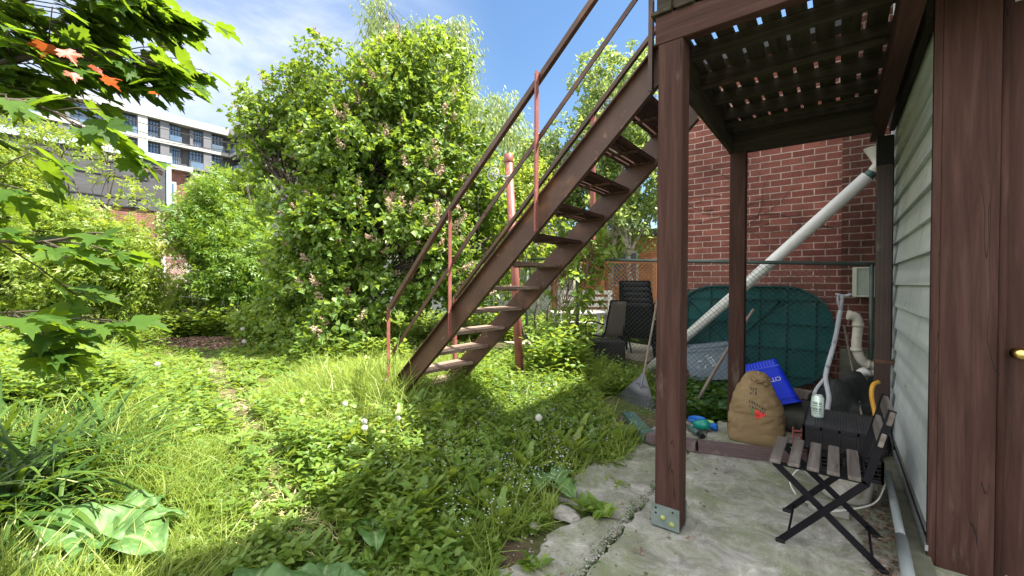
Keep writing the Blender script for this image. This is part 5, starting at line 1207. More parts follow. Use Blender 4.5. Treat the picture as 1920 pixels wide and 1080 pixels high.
lil = [ell(655, 560, 120, 100, 7.3, 1.0), ell(592, 510, 68, 100, 7.8, .9), ell(690, 440, 130, 110, 7.6, 1.2), ell(582, 370, 75, 70, 7.9, .9), ell(600, 270, 80, 70, 7.9, 1.0), ell(655, 150, 74, 66, 7.9, .9), ell(745, 175, 60, 60, 7.6, .8), ell(815, 140, 62, 62, 7.9, .8), ell(840, 240, 62, 75, 7.8, .9),
       ell(710, 300, 110, 90, 7.7, 1.2), ell(790, 340, 80, 80, 7.4, .9), ell(875, 340, 52, 90, 7.7, .8), ell(500, 235, 45, 45, 7.9, .5), ell(462, 200, 16, 26, 8.0, .2), ell(556, 185, 42, 44, 8.0, .5), ell(800, 490, 95, 90, 6.9, .7), ell(552, 600, 48, 58, 8.0, .7), ell(905, 460, 65, 110, 7.2, .7), ell(660, 660, 100, 42, 6.7, .5), ell(518, 305, 38, 38, 7.8, .5), ell(770, 430, 70, 50, 6.8, .5), ell(620, 420, 70, 60, 7.0, .5), ell(640, 620, 60, 50, 6.5, .4), ell(725, 370, 85, 80, 8.0, 1.0), ell(760, 280, 60, 70, 8.1, .8), ell(712, 225, 70, 80, 7.6, .9), ell(700, 320, 70, 60, 7.4, .8), ell(720, 130, 50, 50, 8.0, .7)]
lt, LP, LN = tree('lilac', 'tall dense lilac with faded blooms left of the steel stair', 'lilac bush', gp(640, 7.8, .15), lil, 8400, 12, .30, .080, T_HEART, 'lilac_leaf', 'bark', .13, thr=-.27, nf=2.2, seed=5, stems=5, droop=.22, upmix=.8, nlimb=3, shell=.42)
# spent flower heads: small loose panicles
k_ = np.where((LN@(-fh)) > .1)[0]; c_ = np.array(at_d(800, 410, 6.9)); near_ = k_[np.linalg.norm(LP[k_]-c_, axis=1) < .75]; k_ = np.concatenate([rng.permutation(k_)[:150], rng.permutation(near_)[:55]]); V = []
pos, dr = [], []
for j in k_:
    p = LP[j]; a = nrm((LN[j]+np.array([0, 0, .9]))[None])[0]
    n = 70; t_ = rng.random(n); r_ = .06*(1-t_*.8); q = p+a*(.08+.20*t_)[:, None]+nrm(rng.normal(size=(n, 3)))*r_[:, None]; pos.append(q); dr.append(nrm(rng.normal(size=(n, 3))+a*.8))
pos, dr = np.concatenate(pos), np.concatenate(dr); V, F = inst(T_LANCE, pos, dr, rng.normal(size=pos.shape), .030+.02*rng.random(len(pos)), None); np_mesh('blossoms', V, F, 'bloom', lt)

tree('box_elder', 'bright green box elder thicket between the tar paper building and the lilac', 'shrub', gp(400, 10.5, .2), [ell(405, 445, 60, 85, 10.5, 1.2), ell(440, 375, 42, 48, 10.6, .9), ell(352, 470, 24, 40, 10.2, .6), ell(445, 490, 60, 80, 10.2, 1.0), ell(385, 555, 50, 30, 10.5, .7), ell(465, 350, 25, 28, 10.9, .6)], 2000, 8, .34, .20, T_COMP, 'elder_leaf', 'bark', .10, thr=-.2, nf=1.3, seed=8, stems=3, droop=.35)
tree('ash_shrub', 'sprawling yellow-green shrub with drooping narrow leaflets at the left edge', 'shrub', gp(90, 7.6, .2), [ell(-40, 340, 55, 75, 7.6, 1.0), ell(45, 415, 65, 55, 7.6, .9), ell(125, 450, 55, 45, 7.5, .8), ell(190, 485, 55, 45, 7.5, .7), ell(60, 510, 130, 60, 7.3, 1.0), ell(225, 530, 45, 40, 7.6, .6), ell(215, 462, 50, 42, 7.5, .6), ell(160, 430, 50, 40, 7.6, .6), ell(-60, 470, 90, 90, 7.6, 1.0)], 3000, 8, .30, .185, T_COMP, 'yellow_leaf', 'bark', .07, thr=-.3, nf=1.6, seed=12, stems=4, droop=.5, upmix=.6)
tree('ailanthus_sapling', 'slender sapling with long compound leaves reaching up in front of the tar paper', 'sapling', gp(200, 8.4, .2), [ell(110, 265, 60, 14, 8.4, .3), ell(40, 250, 50, 20, 8.4, .3), ell(215, 330, 14, 12, 8.2, .2), ell(195, 272, 28, 10, 8.4, .25), ell(255, 375, 16, 10, 8.2, .2)], 80, 6, .26, .20, T_COMP, 'yellow_leaf', 'bark', .03, thr=-9, seed=3, droop=.3, nlimb=1)
tree('willow', 'tall pale willow rising behind the top of the lilac', 'willow', gp(790, 14.5, .2), [ell(745, 60, 32, 80, 14.5, .9), ell(795, 95, 45, 60, 14.5, .9), ell(858, 110, 32, 85, 14.5, .9), ell(715, 20, 18, 30, 14.5, .5), ell(862, 60, 18, 30, 14.5, .5), ell(800, 200, 110, 90, 14.6, 1.5), ell(925, 300, 60, 160, 14.0, 1.2), ell(940, 430, 80, 90, 13, 1.2)], 3000, 16, .7, .19, T_NARROW, 'willow_leaf', 'bark', .22, thr=-.25, nf=.8, seed=21, droop=1.2, upmix=.2, wid=None, spread=.5)
tree('birch', 'white barked birch with airy light foliage behind the fence and stair', 'birch', gp(1192, 11.2, .1), [ell(1170, 200, 75, 100, 11.5, 1.1), ell(1090, 300, 85, 70, 11.6, 1.1), ell(1200, 330, 90, 100, 11.4, 1.2), ell(1030, 330, 60, 80, 12, 1.0), ell(1150, 420, 110, 50, 11.3, 1.2), ell(1220, 130, 40, 60, 11.6, .7), ell(1010, 250, 35, 40, 12, .6), ell(1120, 130, 30, 40, 11.7, .5), ell(1285, 250, 60, 120, 11.8, 1.0)], 2700, 13, .42, .115, T_OVATE, 'birch_leaf', 'bark_white', .11, thr=-.22, nf=1.5, seed=31, droop=.5, upmix=.4, stems=2)
tree('elm_bush', 'bright leafy bush behind the red pole, under the upper stair treads', 'bush', gp(1000, 8.2, .2), [ell(1010, 400, 70, 90, 8.6, .9), ell(930, 400, 60, 80, 8.6, .8), ell(1060, 470, 60, 45, 8.4, .7), ell(985, 480, 70, 50, 8.2, .8)], 900, 10, .30, .085, T_OVATE, 'yellow_leaf', 'bark', .05, thr=-.15, nf=1.6, seed=41, stems=3, droop=.3)
tree('sapling', 'broad-leaved green sapling growing through the fence right of the stair foot', 'sapling', gp(1078, 6.2, .05), [ell(1075, 470, 50, 45, 6.2, .35), ell(1120, 455, 35, 30, 6.2, .3), ell(1065, 540, 50, 50, 6.1, .4), ell(1030, 520, 30, 40, 6.1, .3)], 110, 10, .22, .095, T_OVATE, 'weed', 'twig', .02, thr=-.3, nf=2, seed=51, stems=2, droop=.3)
tree('shrub', 'low dark shrub under the lilac at the right end of the dirt patch', 'shrub', gp(545, 7.6, .2), [ell(545, 625, 75, 45, 7.4, .6), ell(490, 600, 40, 30, 7.8, .4), ell(610, 655, 70, 40, 6.9, .5)], 700, 10, .2, .075, T_OVATE, 'weed', 'twig', .03, thr=-.3, nf=2, seed=61, stems=3, droop=.3)

# foreground maple: limbs come in from the left, big lobed leaves
mp = thing('maple', 'maple branches with large lobed leaves hanging in from the left edge', 'maple tree')
trunk_b = gp(-1250, 1.5, .1)
b = MB(); b.tube([Vector((trunk_b.x, trunk_b.y, -.1)), Vector((trunk_b.x+.1, trunk_b.y, 1.4)), Vector((trunk_b.x+.25, trunk_b.y+.05, 3.4))], [.12, .10, .06], 12)
Lp, Ld, Lu, Ls = [], [], [], []
def twigs(path, r0_, n_tw, leaf_s, seed, dn=.35, thick=1.0):
    g = np.random.default_rng(seed); pts = bez(path, 8); n = len(pts); b.tube(pts, [r0_*(1-.75*i/(n-1)) for i in range(n)], 6)
    for k in range(n_tw):
        i = int((.08+.92*k/n_tw)*(n-1)); p = pts[i]; t = (pts[min(i+1, n-1)]-pts[max(i-1, 0)]).normalized()
        a = t*.7+Vector(g.normal(size=3))*.6; a.z *= .45; a.z -= .12; a.normalize(); l = g.uniform(.10, .30)*thick
        e = p+a*l; b.tube([p, p.lerp(e, .5)+Vector((0, 0, .01)), e], [.003, .0025, .002], 4)
        for q in range(int(g.integers(3, 6))):
            pos = p.lerp(e, g.uniform(.45, 1.0)); dd = Vector(a*.45+Vector(tuple(rh))*.55+Vector(g.normal(size=3))*.50); dd.z = -.10-.55*dn*g.uniform(.3, 1.6); dd.normalize()
            pet = pos+dd*.05; b.tube([pos, pet], .0014, 3)
            Lp.append(tuple(pet)); Ld.append(tuple(dd)); uu = Vector((0, 0, 1))*.9+Vector(g.normal(size=3))*.24; Lu.append(tuple(uu)); Ls.append(leaf_s*g.uniform(.62, 1.18))
tk = Vector((trunk_b.x+.2, trunk_b.y+.05, 2.4))
q = lambda x, y, d: at_d(x, y, d)
twigs([tk, q(-260, 150, 1.7), q(-60, 120, 1.75), q(110, 40, 1.85), q(225, 15, 1.95), q(268, 12, 1.98)], .022, 60, .112, 1)
twigs([tk, q(-220, 180, 1.65), q(-20, 125, 1.7), q(120, 95, 1.8), q(225, 100, 1.9), q(272, 125, 1.95)], .020, 62, .112, 2)
twigs([tk, q(-260, 60, 1.6), q(-60, 30, 1.7), q(80, -10, 1.8), q(205, -25, 1.9)], .020, 60, .112, 3)
twigs([tk, q(-260, 210, 1.45), q(-60, 190, 1.5), q(40, 190, 1.55), q(110, 215, 1.6), q(140, 235, 1.6)], .012, 8, .12, 4, dn=1.0)
twigs([Vector((trunk_b.x+.1, trunk_b.y, 1.4)), q(-260, 470, 1.4), q(-60, 450, 1.45), q(60, 455, 1.5), q(165, 440, 1.55)], .012, 12, .12, 5, dn=.3)
twigs([Vector((trunk_b.x+.1, trunk_b.y, 1.3)), q(-260, 600, 1.35), q(-60, 600, 1.4), q(40, 600, 1.45), q(110, 605, 1.5)], .012, 12, .12, 6, dn=.3)
twigs([tk, q(-260, 320, 1.45), q(-90, 330, 1.5), q(10, 330, 1.5)], .012, 9, .12, 7, dn=.8)
b.build('trunk', 'bark', mp)
V, F = inst(T_MAPLE, np.array(Lp), np.array(Ld), np.array(Lu), np.array(Ls)*1.05); np_mesh('leaves', V, F, 'maple_leaf', mp)
rp = np.array([at_d(x, y, d) for x, y, d in ((85, 80, 1.62), (118, 92, 1.6), (165, 122, 1.62), (132, 135, 1.6), (188, 146, 1.63), (205, 145, 1.63), (278, 174, 1.7))])
V, F = inst(T_MAPLE, rp, np.array([(-.0, .4, -.35)]*7)+rng.normal(size=(7, 3))*.4, np.array([(.2, -.3, 1.0)]*7)+rng.normal(size=(7, 3))*.25, np.array([.075, .07, .06, .05, .07, .06, .035])); np_mesh('red_leaves', V, F, 'maple_red', mp)

# ------------------------------------------------------------------ low growth
def scatter(n, xlo, xhi, dlo, dhi, pw=1.0):
    """random ground points seen ahead of the camera, denser close by"""
    d = dlo*(dhi/dlo)**(rng.random(n)**pw); x = rng.uniform(xlo, xhi, n); p = d[:, None]*(fh+rh*((x-960)/FPX)[:, None]); return p[:, 0], p[:, 1], d, x
dc = gp(390, 8.35)
def on_dirt(x, y): a = (x-dc.x)*rh[0]+(y-dc.y)*rh[1]; c = (x-dc.x)*fh[0]+(y-dc.y)*fh[1]; return (a/1.45)**2+(c/.95)**2 < 1
edge = lambda x, y: x+1.42+.07*np.sin(5*y)+.05*np.sin(11*y+1)-.34*np.clip((1.9-y)/.7, 0, 1)+.34*np.clip((1.2-y)/.5, 0, 1)
def lawn_ok(x, y): return (edge(x, y) < 0) & ~on_dirt(x, y) & (y < 5.2+.0*x) & (y > -1.2)
path_pts = np.array([gp(640, 1.95)[:2], gp(545, 2.4)[:2], gp(520, 2.8)[:2], gp(470, 3.4)[:2], gp(430, 4.2)[:2], gp(400, 6)[:2], gp(385, 7.6)[:2]])
def path_d(x, y):
    P_ = np.stack([x, y], -1); best = np.full(len(x), 9.0)
    for a, c in zip(path_pts[:-1], path_pts[1:]):
        t = np.clip(((P_-a)@(c-a))/((c-a)@(c-a)), 0, 1); best = np.minimum(best, np.linalg.norm(P_-(a+t[:, None]*(c-a)), axis=1))
    return best
def low_zone(x, y, d, px): return np.where((px > 215) & (px < 560) & (d > 4.6) & (d < 7.6), .42, 1.0)
keep_out = [(gp(180, 1.97), .30), (gp(455, 1.70), .22), (gp(600, 1.85), .10), (gp(700, 2.3), .10), (gp(1040, 2.9), .18), (Vector((-1.72, 4.55, 0)), .50), (Vector((-1.45, 4.1, 0)), .22), (gp(-10, 2.1), .42), (gp(80, 2.65), .34), (Vector((-1.55, 3.98, 0)), .26), (Vector((-3.02, 4.12, 0)), .24)]
def clear(x, y):
    k = np.ones(len(x), bool)
    for c, r in keep_out: k &= (x-c.x)**2+(y-c.y)**2 > r*r
    return k
def ups(n, lean=.35): return nrm(np.array([0, 0, 1.0])+rng.normal(size=(n, 3))*lean*np.array([1, 1, .3]))
def clumpn(x, y, f, s): return sinnoise(np.stack([x, y, 0*x], -1), s, f)
# grass
parts = []
for bi, (bend, w) in enumerate(((.25, .014), (.55, .016), (.9, .014), (1.3, .018))):
    x, y, d, px = scatter(62000, -420, 1250, 1.0, 11, .8); k = lawn_ok(x, y); pd = path_d(x, y)
    cl = clumpn(x, y, 3.0, 70+bi); k &= clear(x, y) & (cl > -.75) & (rng.random(len(x)) < np.clip((pd-.04)/.35, .30, 1)*np.where(x > -2.1, .5, 1))
    x, y, d, px, pd, cl = x[k], y[k], d[k], px[k], pd[k], cl[k]; low = low_zone(x, y, d, px); h = (.03+.010*np.minimum(d, 5)+.085*rng.random(len(x))**1.7)*(1+.35*cl)*low*np.clip(.45+pd*.9, .45, 1.25)
    tall = np.exp(-(((x+3.7)/.6)**2+((y-2.5)/.5)**2)); h *= 1+1.3*tall*rng.random(len(x))+.5*np.clip(clumpn(x, y, 1.6, 91), 0, 1)
    pos = np.stack([x, y, gh(x, y)-.005], -1); dv = ups(len(x), .42); uv = nrm(rng.normal(size=(len(x), 3))*np.array([1, 1, .1])+1e-3)
    parts.append(inst(blade(bend, 5, w), pos, dv, uv, h*1.5, .8+rng.random(len(x))*.8*.055/np.maximum(h, .03)))
V, F = merge(parts); tag(np_mesh('grass', V, F, 'grass', kind='stuff'), 'uncut bright grass of the overgrown lawn', 'grass')
# broad leaved weeds: rosettes and leafy stems
def rosettes(x, y, nleaf, ln, T, tilt=(.25, .9)):
    n = len(x); idx = np.repeat(np.arange(n), nleaf); a = rng.uniform(0, 2*pi, n*nleaf); t = rng.uniform(*tilt, n*nleaf)
    dv = np.stack([np.cos(a), np.sin(a), t], -1); uv = np.stack([-np.cos(a)*t, -np.sin(a)*t, np.ones(n*nleaf)], -1)+rng.normal(size=(n*nleaf, 3))*.25
    pos = np.stack([x[idx], y[idx], gh(x[idx], y[idx])+.005], -1); return inst(T, pos, dv, uv, np.repeat(ln, nleaf)*(.6+.7*rng.random(n*nleaf)))
def stems(x, y, h, per, ls, T, lean=.22):
    """upright leafy stems: leaves spiral up each stem"""
    n = len(x); ax = ups(n, lean); idx = np.repeat(np.arange(n), per); t = np.tile((np.arange(per)+.6)/per, n)
    base = np.stack([x, y, gh(x, y)], -1); pos = base[idx]+ax[idx]*(t*h[idx])[:, None]; a = rng.uniform(0, 6.28, n)[idx]+np.tile(np.arange(per)*2.4, n)+rng.normal(size=n*per)*.3
    dv = np.stack([np.cos(a), np.sin(a), .45-.5*(1-t)+rng.normal(size=n*per)*.2], -1); uv = np.array([0, 0, 1.0])+rng.normal(size=(n*per, 3))*.28
    L_ = inst(T, pos, dv, uv, np.repeat(ls, per)*(.55+.75*(1-np.abs(t-.45)))*(.75+.5*rng.random(n*per)))
    sv = []; w = .0035; A = base; B = base+ax*h[:, None]; s = np.array([w, 0, 0]); s2 = np.array([0, w, 0])
    Vs = np.stack([A-s, A+s, B, A-s2, A+s2, B+np.array([0, 0, .001])], 1).reshape(-1, 3); Fs = (np.array([[0, 1, 2], [3, 4, 5]])[None]+(np.arange(n)*6)[:, None, None]).reshape(-1, 3)
    return merge([L_, (Vs, Fs)])
parts = []
x, y, d, px = scatter(9500, -420, 1250, 1.0, 9.5, .85); k = lawn_ok(x, y) & (rng.random(len(x)) < np.clip(path_d(x, y)/.4, .4, 1)); x, y = x[k], y[k]
k = clear(x, y); x, y = x[k], y[k]; parts.append(rosettes(x, y, 8, .055+.075*rng.random(len(x)), T_DANDY))
V, F = merge(parts); tag(np_mesh('dandelion_rosettes', V, F, 'dand_leaf', kind='stuff'), 'toothed dandelion leaves spread through the lawn', 'weeds')
parts = []
x, y, d, px = scatter(11000, -420, 1250, 1.3, 10, .8); k = lawn_ok(x, y) & (clumpn(x, y, 2.2, 5) > -.25) & (path_d(x, y) > .12) & (x < -2.0) & clear(x, y); x, y, d, px = x[k], y[k], d[k], px[k]; lz = low_zone(x, y, d, px); ls = np.clip(.018+.009*d, .02, .06)
parts.append(stems(x, y, (.03+.022*np.minimum(d, 5)+.10*rng.random(len(x)))*lz, 9, (ls+.02*rng.random(len(x)))*(.6+.4*lz), T_OVATE))
x, y, d, px = scatter(9000, -420, 1250, 1.0, 9.5, .8); k = lawn_ok(x, y) & (path_d(x, y) > .1) & clear(x, y); x, y, d = x[k], y[k], d[k]
parts.append(rosettes(x, y, 5, np.clip(.014+.008*d, .015, .05)+.018*rng.random(len(x)), T_OVATE, (.3, 1.6)))
V, F = merge(parts); tag(np_mesh('weeds', V, F, 'weed', kind='stuff'), 'small leafy weeds mixed through the lawn', 'weeds')
# shaded weed bed along the patio and around the stair
n = 14000; x = rng.uniform(-4.4, -1.4, n); y = rng.uniform(1.1, 5.6, n); e = edge(x, y); zone = (e < -.02) & (x > -2.75-.35*np.sin(1.3*y)-.9*np.clip((y-2.3), 0, 1.2)) & (y > 1.35)
k = zone & (clumpn(x, y, 2.5, 15) > -.7) & clear(x, y); x, y, e = x[k], y[k], e[k]; ed = np.clip(-e/.55, .25, 1)
i = rng.random(len(x)); parts = []
s = i < .40; parts.append(stems(x[s], y[s], (.08+.19*rng.random(s.sum()))*ed[s], 12, .032+.030*rng.random(s.sum()), T_OVATE))
s = (i >= .40) & (i < .62); parts.append(stems(x[s], y[s], (.10+.24*rng.random(s.sum()))*ed[s], 14, .050+.03*rng.random(s.sum()), T_LANCE))
s = (i >= .62) & (i < .85); parts.append(rosettes(x[s], y[s], 7, (.08+.12*rng.random(s.sum()))*ed[s], T_DANDY, (.5, 2.2)))
s = i >= .85; parts.append(rosettes(x[s], y[s], 6, (.05+.07*rng.random(s.sum()))*ed[s], T_HEART, (.5, 1.8)))
n2 = 190; x = rng.uniform(-3.0, -1.5, n2); y = rng.uniform(1.5, 4.4, n2); k = (edge(x, y) < -.08) & clear(x, y); x, y = x[k], y[k]
parts.append(rosettes(x, y, 8, .15+.12*rng.random(len(x)), T_DANDY, (.7, 2.4)))
n2 = 150; x = rng.uniform(-3.0, -1.5, n2); y = rng.uniform(1.5, 4.6, n2); k = (edge(x, y) < -.08) & clear(x, y); x, y = x[k], y[k]
parts.append(rosettes(x, y, 5, .10+.10*rng.random(len(x)), T_OVATE, (.8, 2.2)))
V, F = merge(parts); tag(np_mesh('weed_bed', V, F, 'weed', kind='stuff'), 'knee-high mixed weeds bordering the patio below the stair', 'weeds')
# tiny flowers over the weed bed
n = 420; x = rng.uniform(-2.6, -1.45, n); y = rng.uniform(1.6, 4.6, n); k = (clumpn(x, y, 1.2, 25) > -.1) & (edge(x, y) < 0); x, y = x[k], y[k]; m_ = 5; idx = np.repeat(np.arange(len(x)), m_)
pos = np.stack([x[idx]+rng.normal(size=len(idx))*.02, y[idx]+rng.normal(size=len(idx))*.02, gh(x[idx], y[idx])+.10+.16*rng.random(len(idx))], -1); a = rng.uniform(0, 6.28, len(idx))
fl = [inst(T_OVATE, pos, np.stack([np.cos(a+q_), np.sin(a+q_), 0*a+.3], -1), np.tile(np.array([0, 0, 1.0]), (len(a), 1)), (.0045+.0015*rng.random(len(a)))) for q_ in (0, 1.257, 2.513, 3.77, 5.03)]
V, F = merge(fl); tag(np_mesh('forget_me_nots', V, F, 'flower_blue', kind='stuff'), 'tiny pale blue flowers sprinkled over the patio-side weeds', 'flowers')
# undergrowth at the left and beyond, tall leafy stems
parts = []
x, y, d, px = scatter(5200, -420, 330, 3.4, 9.0, 1); k = lawn_ok(x, y) & (px < 60+28*d+60*np.sin(d*2)) & ~((px > 150) & (d > 5.5) & (d < 7.2)); x, y, d = x[k], y[k], d[k]
parts.append(stems(x, y, .25+.35*rng.random(len(x)), 15, .075+.03*rng.random(len(x)), T_LANCE))
x, y, d, px = scatter(4200, 200, 620, 9.0, 13.5, 1); parts.append(stems(x, y, .25+.45*rng.random(len(x)), 12, .095+.04*rng.random(len(x)), T_OVATE))
x, y, d, px = scatter(1500, 620, 1240, 8.6, 12.5, 1); parts.append(stems(x, y, .2+.35*rng.random(len(x)), 12, .09+.04*rng.random(len(x)), T_OVATE))
x, y, d, px = scatter(420, 1003, 1098, 5.1, 6.4, 1); parts.append(stems(x, y, .25+.5*rng.random(len(x)), 15, .070+.03*rng.random(len(x)), T_OVATE))
x, y, d, px = scatter(700, 560, 760, 6.0, 7.2, 1); parts.append(stems(x, y, .15+.25*rng.random(len(x)), 12, .075+.03*rng.random(len(x)), T_OVATE))
V, F = merge(parts); tag(np_mesh('undergrowth', V, F, 'weed', kind='stuff'), 'tall leafy undergrowth around the garden edges', 'undergrowth')
# ivy at the fence foot, under the bins
n = 900; x = rng.uniform(-1.6, -.55, n); y = rng.uniform(4.75, 5.75, n); parts = [stems(x, y, .10+.22*rng.random(n)*np.clip((y-4.6), .3, 1), 9, .055+.03*rng.random(n), T_HEART)]
V, F = merge(parts); tag(np_mesh('ivy', V, F, 'ivy_leaf', kind='stuff'), 'dark ground ivy along the fence foot under the grey bin', 'ivy')
# straw, litter and mulch
x, y, d, px = scatter(9000, 330, 760, 2.1, 6.5, .9); k = lawn_ok(x, y) & (path_d(x, y) < .55*rng.random(len(x))) & (clumpn(x, y, 4, 33) > -.2) & (rng.random(len(x)) < .8); x, y = x[k], y[k]
pos = np.stack([x, y, gh(x, y)+.006+.02*rng.random(len(x))], -1); a = rng.uniform(0, 6.28, len(x)); V, F = inst(blade(.2, 4, .022), pos, np.stack([np.cos(a), np.sin(a), rng.normal(size=len(x))*.15], -1), ups(len(x), .3), .06+.10*rng.random(len(x)))
tag(np_mesh('straw', V, F, 'straw', kind='stuff'), 'dry trampled straw along the worn path in the lawn', 'straw')
n = 6000; r_ = np.sqrt(rng.random(n)); a = rng.uniform(0, 6.28, n); q = np.array([dc.x, dc.y])+1.5*(r_*np.cos(a))[:, None]*rh[:2]+1.0*(r_*np.sin(a))[:, None]*fh[:2]
pos = np.stack([q[:, 0], q[:, 1], gh(q[:, 0], q[:, 1])+.004+.02*rng.random(n)], -1); a = rng.uniform(0, 6.28, n); V, F = inst(T_OVATE, pos, np.stack([np.cos(a), np.sin(a), rng.normal(size=n)*.25], -1), ups(n, .4), .03+.05*rng.random(n), .6)
tag(np_mesh('mulch', V, F, 'mulch', kind='stuff'), 'reddish bark mulch on the bare round patch', 'mulch')
n = 520; x = rng.uniform(.12, .30, n); y = rng.uniform(2.4, 3.9, n); x2 = rng.uniform(-1.35, -.6, 160); y2 = rng.uniform(1.1, 4.3, 160); x, y = np.concatenate([x, x2]), np.concatenate([y, y2])
pos = np.stack([x, y, .004+.018*rng.random(len(x))], -1); a = rng.uniform(0, 6.28, len(x)); V, F = inst(T_OVATE, pos, np.stack([np.cos(a), np.sin(a), rng.normal(size=len(x))*.2], -1), ups(len(x), .35), .012+.026*rng.random(len(x)))
tag(np_mesh('leaf_litter', V, F, 'dead_leaf', kind='stuff'), 'small dry brown leaves along the house foot', 'leaf litter')
# gravel crumbs
n = 420; x = np.concatenate([rng.uniform(-1.45, -1.0, n), rng.uniform(-1.1, -.95, n//2)]); y = np.concatenate([rng.uniform(1.2, 4.4, n), rng.uniform(1.5, 4.4, n//2)])
tv, tf = [], []
bm = bmesh.new(); bmesh.ops.create_icosphere(bm, subdivisions=1, radius=1); tv = np.array([v.co for v in bm.verts]); tf = np.array([[v.index for v in f.verts] for f in bm.faces]); bm.free()
pos = np.stack([x, y, np.where(x > -1.0, .0, -.012)+.001], -1); V, F = inst((tv*np.array([1, 1.2, .6]), tf), pos, rng.normal(size=(len(x), 3))*np.array([1, 1, .2])+1e-3, ups(len(x), .2), .0025+.007*rng.random(len(x))**2)
tag(np_mesh('gravel', V, F, 'stone', kind='stuff'), 'loose stone crumbs along the broken patio edge', 'gravel')
for (px, py, s) in ((1058, 963, .065), (1000, 985, .03)):
    c = at_z(px, py, 0); tag(heap('stone', 'pale flat stone on the broken patio edge' if s > .05 else 'small pale stone left of the larger one at the patio edge', 'stone', Vector((c.x, c.y, -.005)), s*1.25, s*.9, s*.55, 'stone', 4), 'pale flat stone on the broken patio edge' if s > .05 else 'small pale stone left of the larger one at the patio edge', 'stone')
n = 900; y = rng.uniform(.6, 4.6, n); x = -.968-.018*np.sin(3*y)+rng.normal(size=n)*.022; h_ = rng.random(n) < .3
pos = np.stack([x, y, -.012+.014*rng.random(n)], -1); a = rng.uniform(0, 6.28, n); V, F = inst(T_OVATE, pos, np.stack([np.cos(a), np.sin(a), .6+0*a], -1), ups(n, .4), .008+.012*rng.random(n)); tag(np_mesh('moss', V, F, 'ivy_leaf', kind='stuff'), 'moss and tiny seedlings growing along the slab joint', 'moss')
n = 1400; y = rng.uniform(.6, 4.6, n); x = -.968-.018*np.sin(3*y)+rng.normal(size=n)*.03
pos = np.stack([x, y, -.010+.008*rng.random(n)], -1); V, F = inst((tv*np.array([1, 1.2, .6]), tf), pos, rng.normal(size=(n, 3))*np.array([1, 1, .2])+1e-3, ups(n, .2), .002+.005*rng.random(n)**2); tag(np_mesh('grit', V, F, 'stone', kind='stuff'), 'grit gathered along the crack between the patio slabs', 'grit')
# weed tufts in patio cracks
def tuft(name, label, px, py, n, ln, T, mat='weed'):
    c = at_z(px, py, 0); a = rng.uniform(0, 6.28, n); t = rng.uniform(.25, 1.2, n); pos = np.stack([c.x+rng.normal(size=n)*ln*.6, c.y+rng.normal(size=n)*ln*.45, np.full(n, -.005)], -1)
    V, F = inst(T, pos, np.stack([np.cos(a), np.sin(a), t], -1), np.stack([-np.cos(a)*t, -np.sin(a)*t, np.ones(n)], -1), ln*(.6+.7*rng.random(n))); tag(np_mesh(name, V, F, mat), label, 'weed')
tuft('weed_tuft', 'broad leafy weed tuft growing from the crack left of the near post', 1110, 958, 26, .085, T_HEART)
tuft('weed_tuft', 'spiky little weed standing alone on the patio strip', 1155, 905, 14, .07, T_NARROW)
tuft('weed_tuft', 'small weed tuft on the patio edge at the bottom of the view', 1000, 1060, 26, .06, T_OVATE)

# day lilies: long arching strap leaves
def strap(bend, n=12, w=.5):
    v, f = [], []
    for i in range(n):
        t = i/(n-1); y = sin(min(t*bend, 1.75))/bend; z = (1-cos(t*bend))/bend; ww = .022*(1-(2*t-.75)**2*.35)*(1-t)**.35 if i < n-1 else .0006
        v += [(-ww, y*0+t*.0, 0), (0, 0, 0), (ww, 0, 0)]; k = 3*i
        for q_, xx in enumerate((-ww, 0, ww)): v[k+q_] = (xx, (sin(t*bend)/bend), -((1-cos(t*bend))/bend)-(.006 if q_ == 1 else 0))
    for i in range(n-1): a = 3*i; f += [(a, a+1, a+4), (a, a+4, a+3), (a+1, a+2, a+5), (a+1, a+5, a+4)]
    return T_(v, f)
def lily(label, c, n, ln, rad, group='day lily clumps along the left edge'):
    parts = []
    for bend in (1.1, 1.7, 2.3, 2.9):
        m_ = n//4; a = rng.uniform(0, 6.28, m_); r_ = rad*np.sqrt(rng.random(m_)); pos = np.stack([c.x+r_*np.cos(a), c.y+r_*np.sin(a), gh(c.x+r_*np.cos(a), c.y+r_*np.sin(a))], -1)
        o = rng.uniform(0, 6.28, m_); el_ = rng.uniform(.55, 1.25, m_); dv = np.stack([np.cos(o)*np.cos(el_), np.sin(o)*np.cos(el_), np.sin(el_)], -1); uv = np.stack([-np.cos(o)*np.sin(el_), -np.sin(o)*np.sin(el_), np.cos(el_)], -1)
        parts.append(inst(strap(bend), pos, dv, uv, ln*(.7+.5*rng.random(m_))*1.35, .75))
    V, F = merge(parts); return tag(np_mesh('day_lily', V, F, 'lily_leaf'), label, 'day lily', group)
lily('dark clump of strappy day lily leaves nearest the camera, at the left edge', gp(-10, 2.1), 300, .60, .30)
lily('arching day lily clump spilling onto the lawn behind the nearest clump', gp(80, 2.65), 320, .62, .34)
lily('day lily clump half hidden behind the others at the left edge', gp(-70, 2.9), 150, .62, .36)
lily('small sunlit day lily clump by the wire frames at the back', gp(470, 8.9), 90, .55, .30)
lily('few pale day lily leaves curving up beside the big burdock', gp(10, 1.32), 18, .46, .10)

